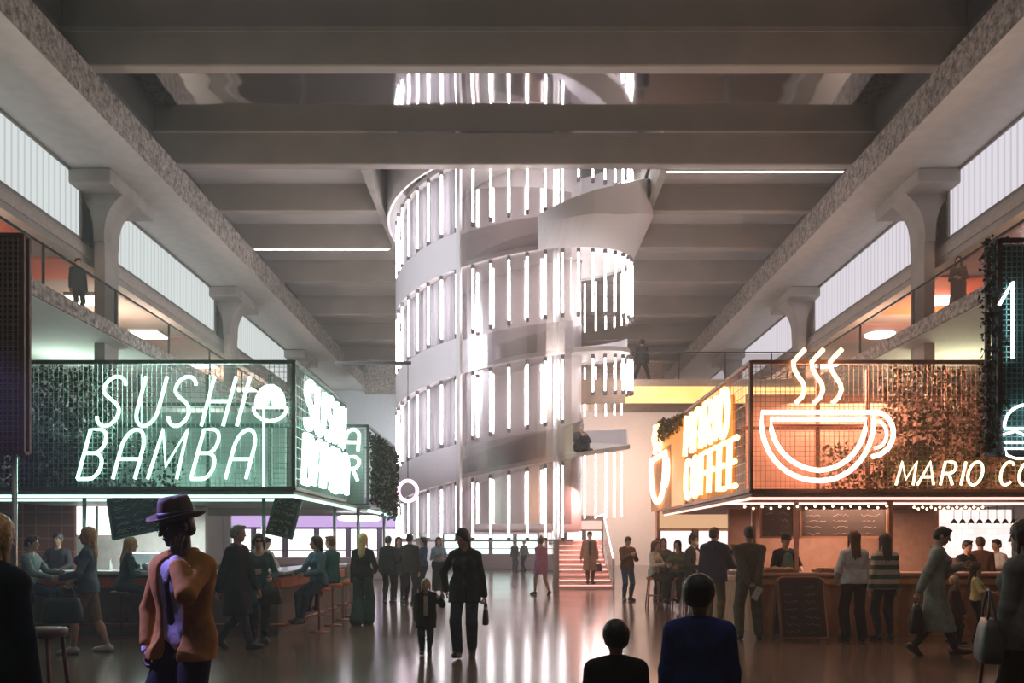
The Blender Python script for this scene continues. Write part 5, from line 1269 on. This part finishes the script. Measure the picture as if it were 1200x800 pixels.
# --- group in the middle distance
person('man in black coat seen from behind, leftmost of the group before the spiral', XY(455, 22.1)[0], 22.1, 168, det=1, hair=('short', 'black'), H=1.75, coat=(black, dict(hem=.42, flare=.1)), bottom=(black, {}), shoes=SB, handR=(-.1, -.1, .6))
person('person with dark hair half hidden between two men in black before the spiral', XY(467, 23.2)[0], 23.2, 15, det=1, fem=1, hair=('long', 'brown'), H=1.74, coat=(charcoal, dict(hem=.4)), bottom=(black, {}), shoes=SB)
person('tall man in dark brown jacket seen from behind in the group before the spiral', XY(480, 21.8)[0], 21.8, 162, det=1, hair=('short', 'black'), H=1.80, coat=(cloth('jacket_umber', (.035, .028, .024)), dict(hem=.45, name='jacket', flare=.095)), bottom=(black, {}), shoes=SB, handL=(.1, -.14, .6))
person('woman in blue top with long dark hair in the group before the spiral', XY(496, 24.0)[0], 24.0, -60, det=1, fem=1, hair=('long', 'black'), H=1.74, top=(denim, {}), bottom=(jeans_d, {}), shoes=SB, handR=(-.05, -.18, .70), handL=(.06, -.16, .62))
person('woman in pale blue top and dark skirt, rightmost of the group before the spiral', XY(514, 24.7)[0], 24.7, 8, det=1, fem=1, hair=('long', 'black'), H=1.74, top=(skyb, dict(sleeve=.3)), bottom=(black, dict(skirt=.12, flare=.09, name='skirt')), shoes=SB, handR=(-.04, -.16, .72), handL=(.06, -.15, .64))
cx, cy = XY(499, 11.9)
wx, wy = XY(545, 11.6)
joint = Vector(((-.98), 11.72, .845))
def to_local(P, x, y, rz, H):
    a = math.radians(-rz); dx, dy = P[0] - x, P[1] - y
    return ((dx*math.cos(a) - dy*math.sin(a))/H, (dx*math.sin(a) + dy*math.cos(a))/H, P[2]/H)
H1, H2 = 1.76, 1.03
person('small child with fair hair and black jacket holding the hand of the woman in black', cx, cy, 4, det=2, child=1, hair=('bob', 'blond'), H=H2, w=1.08, coat=(black, dict(hem=.38, flare=.11, t=.022, open=.03, name='jacket')), top=(cream_c, {}), bottom=(jeans_d, {}), shoes=SB, handL=to_local(joint - Vector((.045, 0, .05)), cx, cy, 4, H2), elbowL=(.6, .3, -.8), gripL=dict(curl=.5), **{k: v for k, v in walk(.05, 'R').items() if k != 'handL'})
q = walk(.07, 'R'); q.pop('handR'); q.pop('handL')
r, S = person('woman with long dark hair, black jacket and dark jeans leading a child by the hand', wx, wy, -6, det=2, fem=1, hair=('long', 'black'), H=H1, coat=(black, dict(hem=.43, flare=.1, open=.025, t=.02, name='jacket', follow=.2)), top=(charcoal, {}), bottom=(jeans_d, dict(t=.014, flare=.012)), shoes=(sh_b, {}), hyaw=-28, hpitch=22, handR=to_local(joint + Vector((.04, 0, .06)), wx, wy, -6, H1), elbowR=(-.7, .4, -.2), gripR=dict(curl=.9), handL=(.16, .0, .44), gripL=dict(curl=1.0), lean=3, **q)
p = grip_pt(r, S, 'L'); bag((p.x, p.y, p.z), .16, .07, .24, sh_b, 'slim black bag in the hand of the woman leading a child', .07, 80)
person('far figure in dark clothes below the spiral, left one of a pair', XY(603, 47)[0], 47, 30, det=0, hair=('short', 'black'), H=1.70, top=(charcoal, {}), bottom=(charcoal, {}), shoes=SB)
person('far figure in grey clothes below the spiral, right one of a pair', XY(614, 46.6)[0], 46.6, -40, det=0, hair=('short', 'brown'), H=1.74, top=(greyc, {}), bottom=(jeans_d, {}), shoes=SB, **walk(.12))
person('woman in mauve dress stepping past the foot of the staircase', XY(634, 25.8)[0], 25.8, -150, det=1, fem=1, skin='tan', hair=('bun', 'auburn'), H=1.76, dress=(mauve, dict(hem=.36, flare=.085)), shoes=SR, hyaw=-25, footL=(.05, -.12, 0), footR=(-.08, .14, .02), tipR=30, handL=(.1, .05, .45), handR=(-.16, -.08, .46))
r, S = person('man in tan coat coming down the staircase with a bag', XY(691, 29.36)[0], 29.36, 4, z=.17, det=1, hair=('short', 'black'), H=1.80, coat=(tan, dict(hem=.26, flare=.12, open=.028)), top=(charcoal, {}), bottom=(brownc, {}), shoes=SR, footL=(.045, -.035, 0), footR=(-.03, .02, 0), handL=(.15, -.04, .43), handR=(-.17, .04, .44), gripL=dict(curl=1.0))
p = grip_pt(r, S, 'L'); bag((p.x, p.y, p.z), .32, .14, .26, sh_br, 'brown bag in the hand of the man on the staircase', .08, 12)
# --- right group
person('man in brown sweater and jeans looking at what he holds, right of the staircase', XY(735, 23.1)[0], 23.1, 18, det=1, hair=('short', 'brown'), H=1.75, top=(brownc, dict(t=.014)), bottom=(denim, {}), shoes=SB, handL=(.04, -.18, .70), handR=(-.04, -.19, .72), hpitch=18)
person('woman in white jacket with long hair seated on a stool by the high table', 3.42, 21.0, 55, det=1, fem=1, hair=('long', 'auburn'), top=(white, dict(t=.018)), bottom=(charcoal, {}), shoes=(sh_b, dict(boot=.4)), handL=(.08, -.22, .60), handR=(-.08, -.2, .62), **sit(.74, 1.70, .15, .06, -.2))
person('woman with dark hair and dark sweater standing behind the woman in white', 3.86, 23.0, 25, det=1, fem=1, hair=('long', 'brown'), H=1.70, top=(charcoal, {}), bottom=(black, {}), shoes=SB)
person('woman in dark olive top standing at the near corner of the high table', XY(775, 22.2)[0] + .05, 22.2, -10, det=1, fem=1, hair=('long', 'black'), H=1.69, top=(olive, {}), bottom=(black, {}), shoes=SB, handR=(-.05, -.16, .64))
person('woman in olive shirt seated on a stool near the man with the mask', 3.95, 20.6, -30, det=1, fem=1, hair=('long', 'black'), top=(cloth('olive_shirt', (.12, .13, .06)), {}), bottom=(black, {}), shoes=SB, handL=(.08, -.22, .58), handR=(-.08, -.22, .6), **sit(.74, 1.72, .15, .08, -.22))
def mask(r, S, part):
    e = S['head'] + S['Rh'] @ (A3(0, -.062, -.055) * S['hs']); part('face_mask', [('u', ell(e, np.array((.055, .045, .042)) * S['hs'], S['Rh']), 0)], white, .008)
person('man with hair in a bun, white face mask and black jacket beside the coffee counter', XY(812, 18.0)[0], 18.0, 48, det=1, hair=('bun', 'black'), H=1.74, coat=(charcoal, dict(hem=.44, open=.04, name='jacket')), top=(white, {}), bottom=(greyc, {}), shoes=SB, extra=mask, handL=(.06, -.19, .64), handR=(-.1, -.15, .6))
def hood(r, S, part): part('hood', [('u', cap(S['neck'] + S['Y']*.07 + S['X']*.07, S['neck'] + S['Y']*.07 - S['X']*.07, .055, .055), 0), ('u', cap(S['neck'] + S['Y']*.09, S['neck'] + S['Y']*.10 - S['Z']*.12, .06, .035), .03)], navy, .012)
person('man in navy hooded jacket and olive trousers at the corner of the coffee counter', 3.70, 15.8, 158, det=1, hair=('short', 'brown'), H=1.85, coat=(navy, dict(hem=.46, flare=.1, name='jacket', t=.03, follow=.2)), bottom=(olive, {}), shoes=SB, hyaw=-25, extra=hood, handR=(-.1, -.16, .6))
r, S = person('man with cropped hair and dark olive shirt, with hands behind his back holding a paper', XY(878, 13.9)[0], 13.9, 176, det=2, skin='tan', hair=('crop', 'black'), H=1.84, w=1.08, top=(cloth('olive_dark', (.085, .068, .045)), dict(t=.016)), bottom=(cloth('trousers_olive', (.10, .09, .065)), dict(t=.014, flare=.008)), shoes=SB, handL=(.03, .12, .50), handR=(-.03, .125, .485), elbowL=(1, .5, .2), elbowR=(-1, .5, .2), gripL=dict(curl=.9, dirn=(-.75, .1, -.6)), gripR=dict(curl=.9, dirn=(.75, .1, -.6)), footL=(.085, 0, 0), footR=(-.085, 0, 0))
p = world_pt(r, S['wrL']); Mp = Matrix.Translation(Vector((p.x + .12, p.y - .07, p.z - .17))) @ Matrix.Rotation(math.radians(28), 4, 'Y')
tag(MB().box(-.055, .055, -.006, .006, -.11, .11, Mp, bev=.003).build('folded_paper', mat('paper', (.62, .60, .54), rough=.7)), 'folded pale paper held behind the back of the man in dark olive shirt', 'paper')
def barista(r, S, part):
    R, c, hs = S['Rh'], S['head'], S['hs']; L = lambda x, y, z: c + R @ (A3(x, y, z) * hs)
    part('cap', [('u', ell(L(0, .012, .05), np.array((.083, .1, .075)) * hs, R), 0), ('i', plane(L(0, 0, .04), -R[:, 2]), .004), ('u', cap(L(-.02, -.09, .045), L(.02, -.09, .045), .05*hs, .05*hs, R[:, 2], 5), .01)], black, .009)
    part('apron', [('u', cap(S['chest'] - S['Y']*.06, S['pel'] - S['Y']*.065, .115, .16, S['Y'], 1.5), 0), ('i', plane(S['pel'], S['Y']), .005)], cloth('apron_teal', (.10, .22, .17)), .012)
person('barista in black cap and teal apron behind the coffee counter', XY(920, 15.7)[0], 15.7, 8, det=1, skin='tan', hair=('short', 'black'), H=1.74, top=(black, dict(sleeve=.5)), bottom=(black, {}), shoes=SB, extra=barista, handL=(.10, -.18, .60), handR=(-.10, -.18, .62), hpitch=14)
person('woman in white blouse and dark trousers ordering at the coffee counter', XY(1001, 13.5)[0], 13.5, 180, det=2, fem=1, hair=('long', 'auburn'), H=1.76, top=(white, dict(t=.016, hem=-.01)), bottom=(black, dict(t=.012, flare=.02)), shoes=SB, handR=(-.12, -.05, .47), handL=(.11, -.12, .55), footL=(.07, 0, 0), footR=(-.07, .02, 0))
person('woman with long black hair and striped sweater beside the woman in white blouse', XY(1037, 13.7)[0], 13.7, 186, det=2, fem=1, hair=('long', 'black'), H=1.71, top=(stripe, dict(t=.022, hem=-.05)), bottom=(jeans_d, {}), shoes=SB, footL=(.06, 0, 0), footR=(-.06, 0, 0))
q = walk(.15, 'L'); q.pop('handL'); q.pop('handR')
r, S = person('woman with short dark hair in long grey green coat walking right with a black bag', XY(1095, 11.8)[0], 11.8, 68, det=2, fem=1, hair=('short', 'black'), H=1.79, coat=(greyg, dict(hem=.20, flare=.15, follow=.55, t=.03)), bottom=(black, {}), shoes=SB, handL=(.06, -.2, .70), handR=(-.16, .14, .45), gripR=dict(curl=1.0), hpitch=18, lean=6, **q)
p = grip_pt(r, S, 'R'); bag((p.x, p.y, p.z), .46, .2, .40, sh_b, 'large black tote held by the woman in the long grey green coat', .10, 66, 'bag', 'tote_bag')
person('small child with fair hair and dark jacket walking beside the long grey green coat', XY(1118, 13.0)[0], 13.0, 70, det=1, child=1, hair=('bob', 'blond'), H=1.03, w=1.08, coat=(cloth('jacket_maroon', (.06, .03, .03)), dict(hem=.40, name='jacket', flare=.11)), bottom=(black, {}), shoes=SB, **walk(.07))
person('girl with long dark hair, pale yellow top and dark trousers pointing to the right', XY(1143, 13.5)[0], 13.5, 58, det=1, child=1, fem=1, hair=('long', 'black'), H=1.22, top=(lime, dict(sleeve=.6)), bottom=(black, {}), shoes=SB, handL=(.08, -.25, .62), handR=(-.1, -.22, .64), gripL=dict(curl=.8, point=True))
person('kitchen hand in dark jacket bending behind the coffee counter, left of the brown one', XY(1128, 16.2)[0], 16.2, 20, det=1, hair=('short', 'black'), H=1.62, lean=12, top=(black, {}), bottom=(black, {}), shoes=SB, handL=(.1, -.25, .6), handR=(-.1, -.25, .62))
person('staff member in brown jacket before the lit white tiles', XY(1149, 16.5)[0], 16.5, 165, det=1, hair=('short', 'brown'), H=1.68, top=(brownc, dict(t=.02)), bottom=(black, {}), shoes=SB)
person('staff member in white shirt turned to the one in brown before the lit tiles', XY(1168, 16.9)[0], 16.9, -70, det=1, hair=('short', 'black'), H=1.64, top=(white, {}), bottom=(black, {}), shoes=SB, handL=(.1, -.2, .64), handR=(-.1, -.2, .6))
# --- upper level
person('man in dark suit standing at the left mezzanine balustrade by the column', -12.75, 24.9, 55, z=8.151, det=1, hair=('short', 'black'), H=1.72, coat=(cloth('suit_slate', (.05, .07, .075)), dict(hem=.44, name='jacket', flare=.095)), bottom=(cloth('suit_slate', (0, 0, 0)), {}), shoes=SB)
person('woman with long dark hair in brown dress standing at the right mezzanine balustrade', 12.9, 24.8, -35, z=8.151, det=1, fem=1, hair=('long', 'black'), H=1.74, dress=(cloth('dress_brown', (.16, .10, .07)), dict(hem=.14, flare=.12)), shoes=SB, handL=(.06, -.14, .6), handR=(-.05, -.14, .62))
person('figure standing with legs apart on the footbridge', XY(752, 34.3)[0], 34.3, 150, z=7.951, det=1, hair=('curly', 'black'), H=1.80, coat=(black, dict(hem=.46, name='jacket')), bottom=(black, {}), shoes=SB, footL=(.20, 0, 0), footR=(-.20, 0, 0))
z_ = zb(33) + .2
person('figure in a dark cloak sitting on the ramp of the spiral', tp(4.0, 33, 0)[0], tp(4.0, 33, 0)[1], 20, z=z_, det=1, hair=('short', 'grey'), coat=(charcoal, dict(hem=.02, flare=.14, follow=.8)), bottom=(charcoal, dict(noclip=1)), shoes=SB, H=1.72, pelvis=(0, 0, .075), footL=(.08, -.26, .0), footR=(-.08, -.24, 0), kneeL=(.3, -.6, 1), kneeR=(-.3, -.6, 1), lean=14, handL=(.06, -.2, .30), handR=(-.06, -.2, .30))
# ------------------------------------------------------------------ lamps, world, camera
def light(kind, name, loc, energy, color, size=.3, rot=None, target=None, **k):
    l = bpy.data.lights.new(name, kind); l.energy = energy; l.color = color
    if kind == 'AREA': l.size = size
    else: l.shadow_soft_size = size
    for a, v in k.items(): setattr(l, a, v)
    o = bpy.data.objects.new(name, l); COL.objects.link(o); o.location = loc
    if target is not None: o.rotation_euler = (Vector(target) - Vector(loc)).to_track_quat('-Z', 'Y').to_euler()
    return o
light('AREA', 'stall_downlight', (-7, 16.5, 2.2), 130, (.85, 1, .95), 2.0, target=(-7, 16.5, 0))
light('AREA', 'stall_downlight', (6.5, 16.5, 2.2), 120, (1, .62, .45), 2.0, target=(6.5, 16.5, 0))
light('AREA', 'sign_box_light', (-6, 15.8, 4.4), 170, (.6, 1, .85), 2.0, target=(-6, 14.2, 3))
light('AREA', 'sign_box_light', (6, 15.2, 4.4), 230, (1, .48, .30), 2.0, target=(6, 14.2, 3))
light('SPOT', 'stage_spot', (-3.85, 5.55, 3.1), 560, (.38, .31, 1), .1, target=(-2.3, 5.3, 1.2), spot_size=math.radians(44), spot_blend=.4)
light('AREA', 'stair_light', (3.0, 30.6, 3.4), 120, (1, .45, .38), 1.0, target=(2.3, 30.2, 0))
for s, c in ((-1, (1, .75, .6)), (1, (1, .62, .42))):
    for y in (20, 32, 44): light('AREA', 'mezz_ceiling_fill', (s*15.0, y, 8.6), 240, c, 2.0, target=(s*15.0, y, 11))  # unseen uplights added to brighten the mezzanine ceiling
for s, c in ((-1, (.75, 1, .85)), (1, (1, .95, .6))):
    for y in (18, 28, 40): light('AREA', 'slab_fill', (s*14.6, y, 6.3), 70, c, 2.0, target=(s*13.4, y, 9))  # unseen uplights added to light the underside of the slab
light('AREA', 'back_wall_fill', (8, 55, 7), 900, (1, .60, .40), 4.0, target=(8, 62, 5))  # unseen area lights added to brighten the end wall
light('AREA', 'back_wall_fill', (0, 55, 7), 600, (1, .85, .85), 4.0, target=(0, 62, 5))
light('AREA', 'back_wall_fill', (-7, 55, 7), 500, (.8, .95, 1), 4.0, target=(-7, 62, 6))
w = bpy.data.worlds.new('hall_air'); sc.world = w; w.use_nodes = True
w.node_tree.nodes['Background'].inputs[0].default_value = (.9, .8, .72, 1); w.node_tree.nodes['Background'].inputs[1].default_value = .07
wv = w.node_tree.nodes.new('ShaderNodeVolumeScatter'); wv.inputs['Density'].default_value = .0042; wv.inputs['Anisotropy'].default_value = .5; wv.inputs['Color'].default_value = (1, .97, .96, 1)
w.node_tree.links.new(wv.outputs[0], w.node_tree.nodes['World Output'].inputs['Volume'])
light('AREA', 'ambient_fill', (0, 4, 12.5), 130, (1, .88, .78), 9.0, target=(0, 9, 0))  # unseen fill lights added in place of ambient light
light('AREA', 'ambient_fill', (-6.5, 17, 4.75), 130, (.92, .92, .86), 3.0, target=(-4, 17, 14))
light('AREA', 'ambient_fill', (6.5, 18, 4.75), 150, (1, .80, .66), 3.0, target=(4, 18, 14))
light('SPOT', 'spiral_fill_spot', (-9.2, 17, 10.5), 3600, (.93, .90, 1.0), .3, target=(-.8, 31, 8.2), spot_size=math.radians(44), spot_blend=.5)  # unseen spots added to brighten the ribbons of the spiral
light('SPOT', 'spiral_fill_spot', (9.0, 18, 9.5), 1200, (1.0, .84, .74), .3, target=(.8, 31, 7), spot_size=math.radians(44), spot_blend=.5)
cam = bpy.data.cameras.new('camera'); co = bpy.data.objects.new('camera', cam); COL.objects.link(co); sc.camera = co
co.location = (0, 0, CH); co.rotation_euler = (PI/2, 0, 0); cam.sensor_width = 36; cam.lens = 30; cam.clip_end = 300
cam.shift_x = -3 / 1200; cam.shift_y = 237 / 1200
vs = sc.view_settings; vs.view_transform = 'Standard'; vs.look = 'None'; vs.gamma = 1; vs.use_curve_mapping = False; vs.exposure = 0.5
sc.cycles.use_denoising = True
sc.cycles.max_bounces = 6; sc.cycles.diffuse_bounces = 3; sc.cycles.glossy_bounces = 3; sc.cycles.transmission_bounces = 4; sc.cycles.transparent_max_bounces = 24; sc.cycles.volume_bounces = 0
sc.cycles.sample_clamp_indirect = 4.0; sc.cycles.caustics_reflective = False; sc.cycles.caustics_refractive = False
